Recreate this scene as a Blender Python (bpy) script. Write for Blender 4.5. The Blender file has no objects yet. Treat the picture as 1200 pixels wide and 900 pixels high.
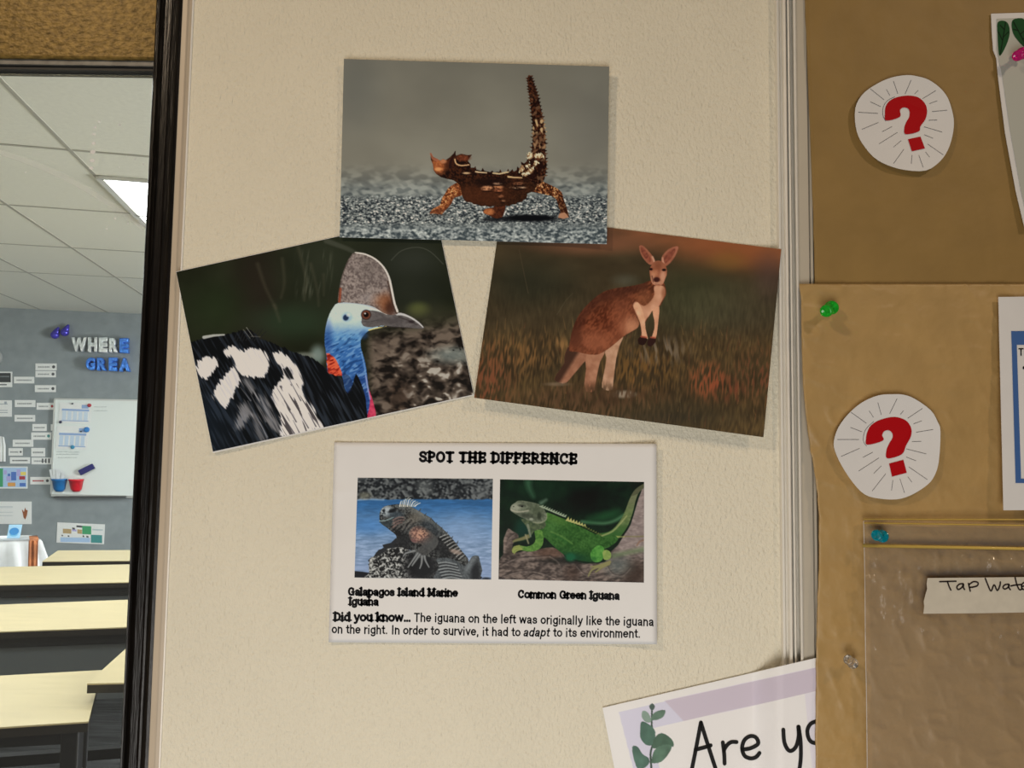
import bpy, bmesh, math, random
import numpy as np
from mathutils import Vector, Matrix

# ------------------------------------------------------------------ camera
SC = bpy.context.scene
COL = SC.collection
FPX = 880.0                                    # focal length in pixels of the 1200 px wide frame
CAM = np.array([0.0, -0.70, 1.50])
cd = bpy.data.cameras.new('camera'); cam = bpy.data.objects.new('camera', cd); COL.objects.link(cam)
cd.sensor_width = 36.0; cd.lens = 36.0 * FPX / 1200.0; cd.clip_start = 0.02; cd.clip_end = 60
cam.location = CAM
cam.rotation_euler = (Matrix.Rotation(math.radians(93.9), 3, 'X') @ Matrix.Rotation(0.0137, 3, 'Z')).to_euler()
SC.camera = cam
RCAM = np.array(cam.rotation_euler.to_matrix())

# ------------------------------------------------------------------ world, lamps, exposure
SC.view_settings.view_transform = 'Standard'; SC.view_settings.look = 'None'
SC.view_settings.exposure = 0.0; SC.view_settings.gamma = 1.0
try: SC.view_settings.use_curve_mapping = False
except Exception: pass
W = bpy.data.worlds.new('hall_ambient'); SC.world = W; W.use_nodes = True
WB = W.node_tree.nodes['Background']; WB.inputs[0].default_value = (1.0, 0.95, 0.88, 1); WB.inputs[1].default_value = 0.06

def area(name, loc, target, size, power, color, spread=180):
    l = bpy.data.lights.new(name, 'AREA'); l.shape = 'DISK'; l.size = size; l.energy = power; l.color = color
    l.spread = math.radians(spread)
    o = bpy.data.objects.new(name, l); COL.objects.link(o); o.location = loc
    d = Vector(target) - Vector(loc); o.rotation_euler = d.to_track_quat('-Z', 'Y').to_euler()
    return o
def spot(name, loc, target, power, color, cone, radius):
    l = bpy.data.lights.new(name, 'SPOT'); l.energy = power; l.color = color; l.spot_size = math.radians(cone); l.spot_blend = 1.0; l.shadow_soft_size = radius
    o = bpy.data.objects.new(name, l); COL.objects.link(o); o.location = loc
    o.rotation_euler = (Vector(target) - Vector(loc)).to_track_quat('-Z', 'Y').to_euler()
    return o
WARM = (1.0, 0.77, 0.53)
spot('hall_downlight_left', (-1.05, -1.0, 2.62), (0.0, 0, 1.00), 36, WARM, 95, .07)
spot('hall_downlight_right', (1.20, -1.0, 2.62), (-.10, 0, 1.00), 23, WARM, 95, .08)
area('hall_low_fill', (-.10, -1.1, 0.80), (0.0, 0, 1.10), 0.9, 10.2, (1.0, 0.95, 0.885))  # added low fill that brightens the lower wall, not a known source

# ------------------------------------------------------------------ maths
def s2l(c):
    c = np.asarray(c, dtype=np.float64) / 255.0
    return np.where(c <= 0.04045, c / 12.92, ((c + 0.055) / 1.055) ** 2.4)
def rays(px, py):
    px = np.asarray(px, float); py = np.asarray(py, float)
    d = np.stack([(px - 600) / FPX, -(py - 450) / FPX, -np.ones_like(px)], -1)
    return d @ RCAM.T
def PY(px, py, Y):                             # point on the plane y = Y seen at a pixel
    d = rays(px, py); t = (np.asarray(Y, float) - CAM[1]) / d[..., 1]
    return CAM + t[..., None] * d
def PZ(px, py, z):
    d = rays(px, py); t = (z - CAM[2]) / d[..., 2]
    return CAM + t[..., None] * d
def h2(ix, iy, seed):
    with np.errstate(over='ignore'):
        a = (ix.astype(np.int64).astype(np.uint32) * np.uint32(374761393) + iy.astype(np.int64).astype(np.uint32) * np.uint32(668265263) + np.uint32((seed * 2246822519) & 0xffffffff))
        a = (a ^ (a >> np.uint32(13))) * np.uint32(1274126177)
        a = a ^ (a >> np.uint32(16))
    return (a & np.uint32(0xffffff)).astype(np.float64) / 16777215.0
def vn(x, y, seed=0):
    x = np.asarray(x, float); y = np.asarray(y, float); x, y = x * .891 - y * .454 + seed, x * .454 + y * .891
    ix = np.floor(x); iy = np.floor(y); fx = x - ix; fy = y - iy
    fx = fx * fx * (3 - 2 * fx); fy = fy * fy * (3 - 2 * fy)
    a = h2(ix, iy, seed); b = h2(ix + 1, iy, seed); c = h2(ix, iy + 1, seed); d = h2(ix + 1, iy + 1, seed)
    return (a * (1 - fx) + b * fx) * (1 - fy) + (c * (1 - fx) + d * fx) * fy
def fbm(x, y, seed=0, octv=3):
    s = 0; a = .5; t = 0
    for k in range(octv):
        s = s + a * vn(x * 2 ** k, y * 2 ** k, seed + 17 * k); t += a; a *= .5
    return s / t
def smooth(pts, n=4, closed=True):             # Catmull-Rom through the points
    P = np.asarray(pts, float); m = len(P); out = []
    for i in range(m if closed else m - 1):
        if closed: a, b, c, d = P[(i - 1) % m], P[i], P[(i + 1) % m], P[(i + 2) % m]
        else: a, b, c, d = P[max(i - 1, 0)], P[i], P[i + 1], P[min(i + 2, m - 1)]
        for k in range(n):
            t = k / n
            out.append(.5 * ((2 * b) + (c - a) * t + (2 * a - 5 * b + 4 * c - d) * t * t + (3 * b - a - 3 * c + d) * t ** 3))
    if not closed: out.append(P[-1])
    return np.array(out)

# ------------------------------------------------------------------ materials
MATS = {}
def mat(name, rgb, rough=.6, metal=0.0, spec=.5, noise=0.0, nscale=40, bump=0.0, bscale=200, trans=0.0, alpha=1.0, stretch=None, emit=None, coat=0.0, detail=4, bdist=.002, stint=(1, 1, 1)):
    if name in MATS: return MATS[name]
    m = bpy.data.materials.new(name); m.use_nodes = True; nt = m.node_tree; N = nt.nodes; L = nt.links
    b = N['Principled BSDF']; c = tuple(float(v) for v in rgb)
    b.inputs['Roughness'].default_value = rough; b.inputs['Metallic'].default_value = metal
    b.inputs['Specular IOR Level'].default_value = spec
    b.inputs['Transmission Weight'].default_value = trans; b.inputs['Alpha'].default_value = alpha
    b.inputs['Coat Weight'].default_value = coat; b.inputs['Specular Tint'].default_value = (*stint, 1)
    tc = N.new('ShaderNodeTexCoord'); mp = N.new('ShaderNodeMapping'); L.new(tc.outputs['Object'], mp.inputs['Vector'])
    if stretch: mp.inputs['Scale'].default_value = stretch
    ns = N.new('ShaderNodeTexNoise'); ns.inputs['Scale'].default_value = nscale; ns.inputs['Detail'].default_value = detail
    L.new(mp.outputs[0], ns.inputs['Vector'])
    rp = N.new('ShaderNodeValToRGB'); L.new(ns.outputs[0], rp.inputs[0])
    rp.color_ramp.elements[0].position = .3; rp.color_ramp.elements[1].position = .7
    rp.color_ramp.elements[0].color = (*[max(0, v * (1 - noise)) for v in c], 1)
    rp.color_ramp.elements[1].color = (*[min(1, v * (1 + noise)) for v in c], 1)
    L.new(rp.outputs[0], b.inputs['Base Color'])
    if bump:
        n2 = N.new('ShaderNodeTexNoise'); n2.inputs['Scale'].default_value = bscale; n2.inputs['Detail'].default_value = 3
        L.new(mp.outputs[0], n2.inputs['Vector'])
        bp = N.new('ShaderNodeBump'); bp.inputs['Strength'].default_value = bump; bp.inputs['Distance'].default_value = bdist
        L.new(n2.outputs[0], bp.inputs['Height']); L.new(bp.outputs[0], b.inputs['Normal'])
    if emit:
        b.inputs['Emission Color'].default_value = (*emit[:3], 1); b.inputs['Emission Strength'].default_value = emit[3]
    MATS[name] = m; return m
def ink_mat(name, rough, spec):
    m = bpy.data.materials.new(name); m.use_nodes = True; N = m.node_tree.nodes; L = m.node_tree.links; b = N['Principled BSDF']
    a = N.new('ShaderNodeVertexColor'); a.layer_name = 'ink'; L.new(a.outputs[0], b.inputs['Base Color'])
    b.inputs['Roughness'].default_value = rough; b.inputs['Specular IOR Level'].default_value = spec
    MATS[name] = m; return m
def film_mat(name, tint, rough, gloss, haze, bump=0.0, bscale=60):    # clear film or pane: see-through with a sheen
    m = bpy.data.materials.new(name); m.use_nodes = True; N = m.node_tree.nodes; L = m.node_tree.links
    out = N['Material Output']; N.remove(N['Principled BSDF'])
    t = N.new('ShaderNodeBsdfTransparent'); t.inputs[0].default_value = (*tint, 1)
    g = N.new('ShaderNodeBsdfGlossy'); g.inputs['Roughness'].default_value = rough; g.inputs[0].default_value = (1, 1, 1, 1)
    d = N.new('ShaderNodeBsdfDiffuse'); d.inputs[0].default_value = (.8, .8, .8, 1)
    lw = N.new('ShaderNodeLayerWeight'); lw.inputs[0].default_value = gloss
    m1 = N.new('ShaderNodeMixShader'); m2 = N.new('ShaderNodeMixShader'); m2.inputs[0].default_value = haze
    L.new(lw.outputs['Fresnel'], m1.inputs[0]); L.new(t.outputs[0], m1.inputs[1]); L.new(g.outputs[0], m1.inputs[2])
    L.new(m1.outputs[0], m2.inputs[1]); L.new(d.outputs[0], m2.inputs[2]); L.new(m2.outputs[0], out.inputs[0])
    if bump:
        tc = N.new('ShaderNodeTexCoord'); n2 = N.new('ShaderNodeTexNoise'); n2.inputs['Scale'].default_value = bscale
        L.new(tc.outputs['Object'], n2.inputs['Vector'])
        bp = N.new('ShaderNodeBump'); bp.inputs['Strength'].default_value = bump; bp.inputs['Distance'].default_value = .004
        L.new(n2.outputs[0], bp.inputs['Height']); L.new(bp.outputs[0], g.inputs['Normal']); L.new(bp.outputs[0], lw.inputs['Normal'])
    MATS[name] = m; return m

# ------------------------------------------------------------------ object helpers
def wloc(o):
    v = np.zeros(3)
    while o is not None: v = v + np.array(o.location); o = o.parent
    return v
def tag(o, label=None, cat=None, group=None, kind=None):
    if label: o['label'] = label
    if cat: o['category'] = cat
    if group: o['group'] = group
    if kind: o['kind'] = kind
    return o
def empty(name, loc, label, cat, group=None):
    o = bpy.data.objects.new(name, None); COL.objects.link(o); o.location = [float(v) for v in loc]; o.empty_display_size = .05
    return tag(o, label, cat, group)
def obj(name, V, F, m, parent=None, smooth_=False, colors=None, loc=None):   # one mesh object from world-space vertices
    V = np.asarray(V, float).reshape(-1, 3)
    if parent is None:
        base = np.array(loc if loc is not None else [V[:, 0].mean(), V[:, 1].mean(), V[:, 2].min()], float)
    else: base = wloc(parent)
    me = bpy.data.meshes.new(name)
    V = V - base
    if isinstance(F, np.ndarray) and F.ndim == 2:
        k = F.shape[1]; M = len(F)
        me.vertices.add(len(V)); me.vertices.foreach_set('co', V.astype(np.float32).ravel())
        me.loops.add(M * k); me.loops.foreach_set('vertex_index', F.astype(np.int32).ravel())
        me.polygons.add(M); me.polygons.foreach_set('loop_start', (np.arange(M) * k).astype(np.int32))
        me.update(calc_edges=True)
    else:
        me.from_pydata([tuple(v) for v in V], [], [tuple(int(i) for i in f) for f in F]); me.update()
    if smooth_: me.polygons.foreach_set('use_smooth', np.ones(len(me.polygons), dtype=bool))
    if colors is not None:
        at = me.color_attributes.new('ink', 'FLOAT_COLOR', 'POINT')
        at.data.foreach_set('color', np.concatenate([colors, np.ones((len(colors), 1))], 1).astype(np.float32).ravel())
    o = bpy.data.objects.new(name, me); COL.objects.link(o)
    if parent is None: o.location = base
    else: o.parent = parent
    if m: me.materials.append(m)
    return o
class MB:                                     # collects pieces into one mesh
    def __init__(s): s.v = []; s.f = []
    def add(s, V, F):
        n = len(s.v); s.v += [tuple(map(float, v)) for v in V]; s.f += [tuple(i + n for i in f) for f in F]; return s
    def hexa(s, a, b):                        # two quads -> closed box
        return s.add(list(a) + list(b), [(0, 1, 2, 3), (7, 6, 5, 4), (0, 4, 5, 1), (1, 5, 6, 2), (2, 6, 7, 3), (3, 7, 4, 0)])
    def box(s, c, size, R=None):
        c = np.array(c, float); h = np.array(size, float) / 2; R = np.eye(3) if R is None else R
        q = lambda z: [c + R @ (h * np.array([x, y, z])) for x, y in ((-1, -1), (1, -1), (1, 1), (-1, 1))]
        return s.hexa(q(-1), q(1))
    def lathe(s, prof, c, axis=(0, 0, 1), n=24):
        ax = Vector(axis).normalized(); u = ax.orthogonal().normalized(); w = ax.cross(u); c = Vector([float(k) for k in c])
        V = []; F = []
        for (r, h) in prof:
            for k in range(n):
                t = 2 * math.pi * k / n; V.append(c + ax * h + (u * math.cos(t) + w * math.sin(t)) * max(r, 1e-5))
        for i in range(len(prof) - 1):
            for k in range(n): F.append((i * n + k, i * n + (k + 1) % n, (i + 1) * n + (k + 1) % n, (i + 1) * n + k))
        F.append(tuple(range(n))[::-1]); F.append(tuple((len(prof) - 1) * n + k for k in range(n)))
        return s.add(V, F)
    def build(s, name, m, parent=None, smooth_=False, loc=None, bevel=0):
        o = obj(name, np.array(s.v), s.f, m, parent, smooth_, loc=loc)
        if bevel:
            b = o.modifiers.new('bevel', 'BEVEL'); b.width = bevel; b.segments = 2; b.limit_method = 'ANGLE'
        return o
def grid_faces(nx, ny):
    i = np.arange((ny - 1) * (nx - 1)); r = i // (nx - 1); c = i % (nx - 1); a = r * nx + c
    return np.stack([a, a + nx, a + nx + 1, a + 1], 1)
def quad_grid(Q, nx, ny):                     # pixel grid inside a pixel quad TL TR BR BL
    Q = np.asarray(Q, float); u, v = np.meshgrid(np.linspace(0, 1, nx), np.linspace(0, 1, ny)); u = u.ravel(); v = v.ravel()
    P = (Q[0][None] * ((1 - u) * (1 - v))[:, None] + Q[1][None] * (u * (1 - v))[:, None] + Q[2][None] * (u * v)[:, None] + Q[3][None] * ((1 - u) * v)[:, None])
    return P[:, 0], P[:, 1], u, v
def thick_grid(name, PXs, PYs, depth, nx, ny, thick, m, parent=None, smooth_=True, loc=None):   # sheet with real thickness
    A = PY(PXs, PYs, depth); B = A + np.array([0, thick, 0]); n = nx * ny
    F = [tuple(f) for f in grid_faces(nx, ny)]; G = [tuple(int(i) + n for i in f[::-1]) for f in F]
    bd = list(range(nx)) + [r * nx + nx - 1 for r in range(1, ny)] + [(ny - 1) * nx + c for c in range(nx - 2, -1, -1)] + [r * nx for r in range(ny - 2, 0, -1)]
    S = [(bd[i], bd[(i + 1) % len(bd)], bd[(i + 1) % len(bd)] + n, bd[i] + n) for i in range(len(bd))]
    return obj(name, np.concatenate([A, B]), F + G + S, m, parent, False, loc=loc)
def poly_sheet(name, pts, depth, thick, m, parent=None, loc=None):    # cut-out outline with thickness; depth(px, py)
    P = np.asarray(pts, float); c = P.mean(0); K = 6; n = len(P); V = []; F = []
    for k in range(1, K + 1): V.append(c + (P - c) * k / K)
    Q = np.concatenate([[c]] + V); A = PY(Q[:, 0], Q[:, 1], depth(Q[:, 0], Q[:, 1])); B = A + np.array([0, thick, 0]); N = len(Q)
    for i in range(n):
        j = (i + 1) % n; F.append((0, 1 + i, 1 + j))
        for k in range(K - 1): F.append((1 + k * n + i, 1 + (k + 1) * n + i, 1 + (k + 1) * n + j, 1 + k * n + j))
    G = [tuple(x + N for x in f[::-1]) for f in F]
    o0 = 1 + (K - 1) * n
    S = [(o0 + i, o0 + i + N, o0 + (i + 1) % n + N, o0 + (i + 1) % n) for i in range(n)]
    return obj(name, np.concatenate([A, B]), F + G + S, m, parent, loc=loc)
def flat_poly(mb, pts, depth):                # a printed shape as one face
    P = np.asarray(pts, float); A = PY(P[:, 0], P[:, 1], depth(P[:, 0], P[:, 1])); mb.add(A, [tuple(range(len(P)))]); return mb
def ribbon(mb, pts, w, depth, sm=5):          # pen stroke of pixel width w with round ends
    P = smooth(pts, sm, False) if len(pts) > 2 else np.asarray(pts, float)
    if len(P) == 2: P = np.linspace(P[0], P[1], 6)
    T = np.gradient(P, axis=0); T /= (np.linalg.norm(T, axis=1)[:, None] + 1e-9); Nn = np.stack([-T[:, 1], T[:, 0]], 1)
    L_ = P + Nn * w / 2; R_ = P - Nn * w / 2
    cap = lambda c, t, n: [c + (n * math.cos(a) + t * math.sin(a)) * w / 2 for a in np.linspace(0, math.pi, 7)[1:-1]]
    Q = np.array(list(L_) + list(R_) + cap(P[-1], T[-1], Nn[-1]) + cap(P[0], -T[0], -Nn[0]))
    n = len(P); F = [(i, i + 1, n + i + 1, n + i) for i in range(n - 1)]
    F.append(tuple([n - 1] + list(range(2 * n, 2 * n + 5)) + [2 * n - 1])); F.append(tuple([n] + list(range(2 * n + 5, 2 * n + 10)) + [0]))
    A = PY(Q[:, 0], Q[:, 1], depth(Q[:, 0], Q[:, 1])); mb.add(A, F); return mb

# ------------------------------------------------------------------ ink painter (what is printed on the sheets)
INK = dict(lizard=(1.52, 1.82, 2.12), cassowary=(1.47, 1.67, 1.92), kangaroo=(1.46, 1.67, 1.95), marine=(1.42, 1.58, 1.80), green=(1.42, 1.58, 1.80), are_paint=(1.33, 1.46, 1.64))
class Ink:
    def __init__(s, px, py, ox, oy, sc):
        s.px, s.py = px, py; s.set(ox, oy, sc); s.C = np.zeros((len(px), 3)); s.O = np.zeros(len(px))
    def set(s, ox, oy, sc): s.x = (s.px - ox) * sc; s.y = (s.py - oy) * sc; s.sc = sc; return s
    def poly(s, pts, soft=1.0, sm=0, jit=None):
        P = smooth(pts, sm) if sm else np.asarray(pts, float); soft = soft * s.sc * .5 if soft < 50 else soft
        m = np.zeros(len(s.x)); pad = soft * 2 + 12
        sel = np.where((s.x > P[:, 0].min() - pad) & (s.x < P[:, 0].max() + pad) & (s.y > P[:, 1].min() - pad) & (s.y < P[:, 1].max() + pad))[0]
        if not len(sel): return m
        x = s.x[sel]; y = s.y[sel]
        D = np.full(len(x), 1e18); ins = np.zeros(len(x), bool)
        for i in range(len(P)):
            a = P[i]; b = P[(i + 1) % len(P)]; e = b - a; L2 = e @ e + 1e-12
            t = np.clip(((x - a[0]) * e[0] + (y - a[1]) * e[1]) / L2, 0, 1)
            D = np.minimum(D, (x - a[0] - t * e[0]) ** 2 + (y - a[1] - t * e[1]) ** 2)
            if a[1] != b[1]:
                c = ((a[1] > y) != (b[1] > y)); ins ^= c & (x < (b[0] - a[0]) * (y - a[1]) / (b[1] - a[1]) + a[0])
        sd = np.sqrt(D); sd[ins] *= -1
        if jit is not None: sd = sd + jit[sel]
        v = np.clip(.5 - sd / soft, 0, 1); m[sel] = v * v * (3 - 2 * v); return m
    def line(s, pts, r0, r1=None, soft=1.0, sm=0):
        P = smooth(pts, sm, False) if sm else np.asarray(pts, float); r1 = r0 if r1 is None else r1; soft = soft * s.sc * .5
        m = np.full(len(s.x), 1e9); n = len(P); pad = max(r0, r1) + soft * 2
        sel = np.where((s.x > P[:, 0].min() - pad) & (s.x < P[:, 0].max() + pad) & (s.y > P[:, 1].min() - pad) & (s.y < P[:, 1].max() + pad))[0]
        x = s.x[sel]; y = s.y[sel]; D = np.full(len(sel), 1e9)
        for i in range(n - 1):
            a = P[i]; b = P[i + 1]; e = b - a; L2 = e @ e + 1e-12
            t = np.clip(((x - a[0]) * e[0] + (y - a[1]) * e[1]) / L2, 0, 1); r = r0 + (r1 - r0) * (i + t) / (n - 1)
            D = np.minimum(D, np.hypot(x - a[0] - t * e[0], y - a[1] - t * e[1]) - r)
        out = np.zeros(len(s.x)); out[sel] = np.clip(.5 - D / soft, 0, 1); return out
    def blob(s, cx, cy, rx, ry, soft=.5, rot=0):
        c, q = math.cos(rot), math.sin(rot); dx = s.x - cx; dy = s.y - cy
        d = np.hypot((dx * c + dy * q) / rx, (-dx * q + dy * c) / ry)
        v = np.clip((1 + soft - d) / (2 * soft), 0, 1); return v * v * (3 - 2 * v)
    def paint(s, m, col, animal=False):
        col = np.asarray(col, float) / 255.0
        if col.ndim == 1: col = col[None]
        s.C = s.C * (1 - m[:, None]) + col * m[:, None]
        if animal: s.O = np.maximum(s.O, m)
    def mul(s, m, f): s.C = s.C * (1 + (np.asarray(f) - 1) * m)[:, None]
    def lin(s, w): return np.clip(s2l(np.clip(s.C, 0, 1) * 255) * np.array(INK[w]) - .0025, 0.002, .90)
def mix(a, b, t): return np.asarray(a, float)[None] * (1 - t[:, None]) + np.asarray(b, float)[None] * t[:, None]
def sstep(a, b, x): t = np.clip((x - a) / (b - a), 0, 1); return t * t * (3 - 2 * t)

def print_sheet(root, Q, painter, depth, org, border=None, step=.6, animal=None, inkmat='photo_ink', paper='white_paper', picname='picture'):
    Q = np.asarray(Q, float)
    if paper:                                 # the paper itself, with thickness
        px, py, u, v = quad_grid(border if border is not None else Q, 130, 80)
        thick_grid('paper', px, py, depth(px, py), 130, 80, .0004, MATS[paper], root)
    w = max(np.linalg.norm(Q[1] - Q[0]), np.linalg.norm(Q[2] - Q[3])); h = max(np.linalg.norm(Q[3] - Q[0]), np.linalg.norm(Q[2] - Q[1]))
    nx = int(w / step); ny = int(h / step)
    px, py, u, v = quad_grid(Q, nx, ny)
    k = Ink(px, py, *org); painter(k); col = k.lin(painter.__name__)
    F = grid_faces(nx, ny)
    par = obj(picname, PY(px, py, depth(px, py) - .00018), F, MATS[inkmat], root, True, col)
    if animal:
        keep = (k.O[F] > .5).all(1); G = F[keep]; used = np.unique(G); rm = np.zeros(len(px), int); rm[used] = np.arange(len(used))
        obj(animal, PY(px[used], py[used], depth(px[used], py[used]) - .00030), rm[G], MATS[inkmat], par, True, col[used])
    return par

# lettering from Blender's built-in font
GL = {}
def glyph(body, bold=0.0, shear=0.0, extrude=0.0, bevel=0.0):
    key = (body, bold, shear, extrude, bevel)
    if key in GL: return GL[key]
    cu = bpy.data.curves.new('lettering', 'FONT'); cu.body = body; cu.offset = bold; cu.shear = shear; cu.extrude = extrude; cu.bevel_depth = bevel; cu.resolution_u = 4
    cu.fill_mode = 'FRONT' if extrude == 0 else 'BOTH'
    o = bpy.data.objects.new('lettering', cu); COL.objects.link(o)
    bpy.context.view_layer.update()
    e = o.evaluated_get(bpy.context.evaluated_depsgraph_get()); me = e.to_mesh()
    V = np.array([v.co[:] for v in me.vertices]) if len(me.vertices) else np.zeros((0, 3)); F = [tuple(p.vertices) for p in me.polygons]
    e.to_mesh_clear(); bpy.data.objects.remove(o); bpy.data.curves.remove(cu)
    GL[key] = (V, F); return GL[key]
def put_text(mb, V, F, p0, p1, hpx, x0, x1, depth):   # maps text x0..x1 to the baseline p0..p1 (pixels), 1 unit up = hpx
    p0 = np.array(p0, float); p1 = np.array(p1, float); t = (p1 - p0); t /= np.linalg.norm(t); n = np.array([t[1], -t[0]])
    s = np.linalg.norm(p1 - p0) / (x1 - x0)
    Q = p0 + (V[:, :1] - x0) * s * t + V[:, 1:2] * hpx * n
    mb.add(PY(Q[:, 0], Q[:, 1], depth(Q[:, 0], Q[:, 1])), F)
def ell(cx, cy, rx, ry, a0, a1, n=14): return [(cx + rx * math.cos(math.radians(t)), cy + ry * math.sin(math.radians(t))) for t in np.linspace(a0, a1, n)]
SK = {'n': (.49, [[(.08, 0), (.08, .52)], ell(.245, .305, .165, .17, 180, 0) + [(.41, .15), (.41, 0)]]), 'h': (.49, [[(.08, 0), (.08, .72)], ell(.245, .305, .165, .17, 180, 0) + [(.41, .15), (.41, 0)]]),
      'm': (.72, [[(.08, 0), (.08, .52)], ell(.22, .335, .14, .14, 180, 0) + [(.36, .15), (.36, 0)], ell(.50, .335, .14, .14, 180, 0) + [(.64, .15), (.64, 0)]]),
      'u': (.49, [[(.08, .52), (.08, .35)] + ell(.245, .215, .165, .17, 180, 360), [(.41, .52), (.41, 0)]]), 'r': (.31, [[(.08, 0), (.08, .52)], [(.08, .32), (.14, .43), (.22, .47), (.29, .47)]]),
      'o': (.50, [ell(.25, .26, .2, .215, 0, 360, 22)]), 'e': (.50, [[(.06, .27), (.44, .27)], ell(.25, .26, .2, .215, 4, 318, 20)]),
      'a': (.48, [[(.08, .39), (.13, .455), (.24, .475), (.34, .44), (.38, .36), (.38, .12), (.41, 0)], [(.38, .29), (.22, .26), (.10, .21), (.075, .13), (.12, .06), (.2, .045), (.3, .08), (.37, .16)]]),
      's': (.45, [[(.39, .37), (.32, .455), (.22, .475), (.12, .45), (.085, .37), (.13, .30), (.24, .265), (.35, .225), (.39, .15), (.34, .07), (.23, .045), (.11, .07), (.06, .15)]]),
      't': (.29, [[(.14, .66), (.14, .16), (.17, .07), (.22, .045), (.27, .05)], [(.02, .48), (.26, .48)]]), 'i': (.20, [[(.08, .0), (.08, .45)], [(.08, .665), (.08, .685)]]), 'l': (.20, [[(.08, 0), (.08, .72)]]),
      'k': (.44, [[(.08, 0), (.08, .72)], [(.38, .5), (.09, .21)], [(.19, .29), (.40, .02)]]), 'd': (.50, [ell(.24, .26, .18, .215, 0, 360, 22), [(.42, .72), (.42, 0)]]), 'p': (.50, [ell(.26, .26, .18, .215, 0, 360, 22), [(.08, .52), (.08, -.2)]]),
      'g': (.50, [ell(.24, .26, .18, .215, 0, 360, 22), [(.42, .52), (.42, .2), (.42, -.05), (.37, -.14), (.25, -.17), (.13, -.15), (.08, -.09)]]), 'y': (.45, [[(.04, .5), (.225, .03)], [(.41, .5), (.22, -.02), (.16, -.13), (.1, -.165), (.04, -.16)]]),
      'w': (.68, [[(.04, .5), (.18, .04)], [(.18, .04), (.34, .48)], [(.34, .48), (.50, .04)], [(.50, .04), (.64, .5)]]), 'v': (.45, [[(.04, .5), (.225, .04)], [(.225, .04), (.41, .5)]]),
      'f': (.27, [[(.12, 0), (.12, .3), (.12, .55), (.15, .64), (.21, .675), (.28, .67)], [(.02, .48), (.26, .48)]]), ',': (.22, [[(.1, .05), (.1, -.02), (.07, -.1)]]), '.': (.22, [[(.1, .03), (.1, .06)]]),
      'T': (.57, [[(.05, .675), (.52, .675)], [(.285, .675), (.285, 0)]]), 'I': (.26, [[(.13, 0), (.13, .72)]]),
      'S': (.54, [[(.45, .53), (.38, .64), (.26, .675), (.14, .63), (.09, .53), (.15, .42), (.28, .37), (.42, .30), (.46, .19), (.39, .08), (.26, .045), (.13, .09), (.07, .2)]]),
      'P': (.54, [[(.13, 0), (.13, .72)], [(.13, .66), (.32, .655), (.44, .59), (.44, .42), (.32, .345), (.13, .34)]]), 'O': (.62, [ell(.31, .36, .24, .315, 0, 360, 24)]), 'H': (.66, [[(.14, 0), (.14, .72)], [(.52, 0), (.52, .72)], [(.14, .36), (.52, .36)]]),
      'E': (.56, [[(.14, 0), (.14, .72)], [(.14, .655), (.48, .655)], [(.48, .66), (.48, .52)], [(.14, .36), (.40, .36)], [(.14, .065), (.48, .065)], [(.48, .06), (.48, .2)]]), 'F': (.54, [[(.14, 0), (.14, .72)], [(.14, .655), (.48, .655)], [(.48, .66), (.48, .52)], [(.14, .36), (.40, .36)]]),
      'D': (.62, [[(.14, 0), (.14, .72)], [(.14, .66), (.34, .655), (.5, .54), (.52, .36), (.5, .18), (.34, .065), (.14, .06)]]), 'R': (.62, [[(.14, 0), (.14, .72)], [(.14, .66), (.34, .655), (.46, .59), (.46, .44), (.34, .37), (.14, .36)], [(.30, .36), (.50, .06)], [(.48, .06), (.60, .06)]]),
      'N': (.68, [[(.14, 0), (.14, .72)], [(.52, 0), (.52, .72)], [(.14, .68), (.52, .05)]]), 'C': (.60, [ell(.31, .36, .24, .315, 42, 318, 20), [(.49, .62), (.49, .48)]]), 'G': (.64, [ell(.31, .36, .24, .315, 42, 318, 20), [(.52, .32), (.52, .06)], [(.38, .32), (.58, .32)], [(.49, .62), (.49, .5)]]),
      'M': (.80, [[(.14, 0), (.14, .72)], [(.66, 0), (.66, .72)], [(.14, .68), (.40, .14)], [(.40, .14), (.66, .68)]])}
SK['…'] = (.6, [[(.1, .03), (.1, .06)], [(.3, .03), (.3, .06)], [(.5, .03), (.5, .06)]])
def lettering(name, parent, body, p0, p1, hpx, depth, m, w, serif=0.0, shear=0.0, track=.07):
    p0 = np.array(p0, float); p1 = np.array(p1, float); t = p1 - p0; L_ = np.linalg.norm(t); t /= L_; n = np.array([t[1], -t[0]])
    x = 0; S = []
    for ch in body:
        if ch == ' ': x += .30; continue
        adv, st = SK[ch]
        for q in st:
            S.append(([(x + a + shear * b, b) for a, b in q], w * (1.22 if serif and len(q) == 2 and abs(q[0][0] - q[1][0]) < 1e-6 and abs(q[0][1] - q[1][1]) > .3 else 1)))
            if serif and len(q) == 2 and abs(q[0][0] - q[1][0]) < 1e-6 and abs(q[0][1] - q[1][1]) > .3:
                for b in (q[0][1], q[1][1]):
                    if ch == 'T' and b > .6 or ch in 'ud' and b > .4: a0, a1 = (x + q[0][0] - serif, x + q[0][0])
                    elif ch in 'lirnmhk' and b > .4: a0, a1 = (x + q[0][0] - serif, x + q[0][0])
                    else: a0, a1 = (x + q[0][0] - serif, x + q[0][0] + serif)
                    S.append(([(a0, b - .06 * np.sign(b - .3)), (a1, b - .06 * np.sign(b - .3))], .13))
        x += adv + track
    xs_ = [a for q, _ in S for a, b in q]; x0 = min(xs_) - w / 2; x1 = max(xs_) + w / 2; sx = L_ / (x1 - x0); mb = MB()
    for q, ww in S: ribbon(mb, [tuple(p0 + t * (a - x0) * sx + n * b * hpx) for a, b in q], ww * hpx, depth, 3)
    return mb.build(name, m, parent)
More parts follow.
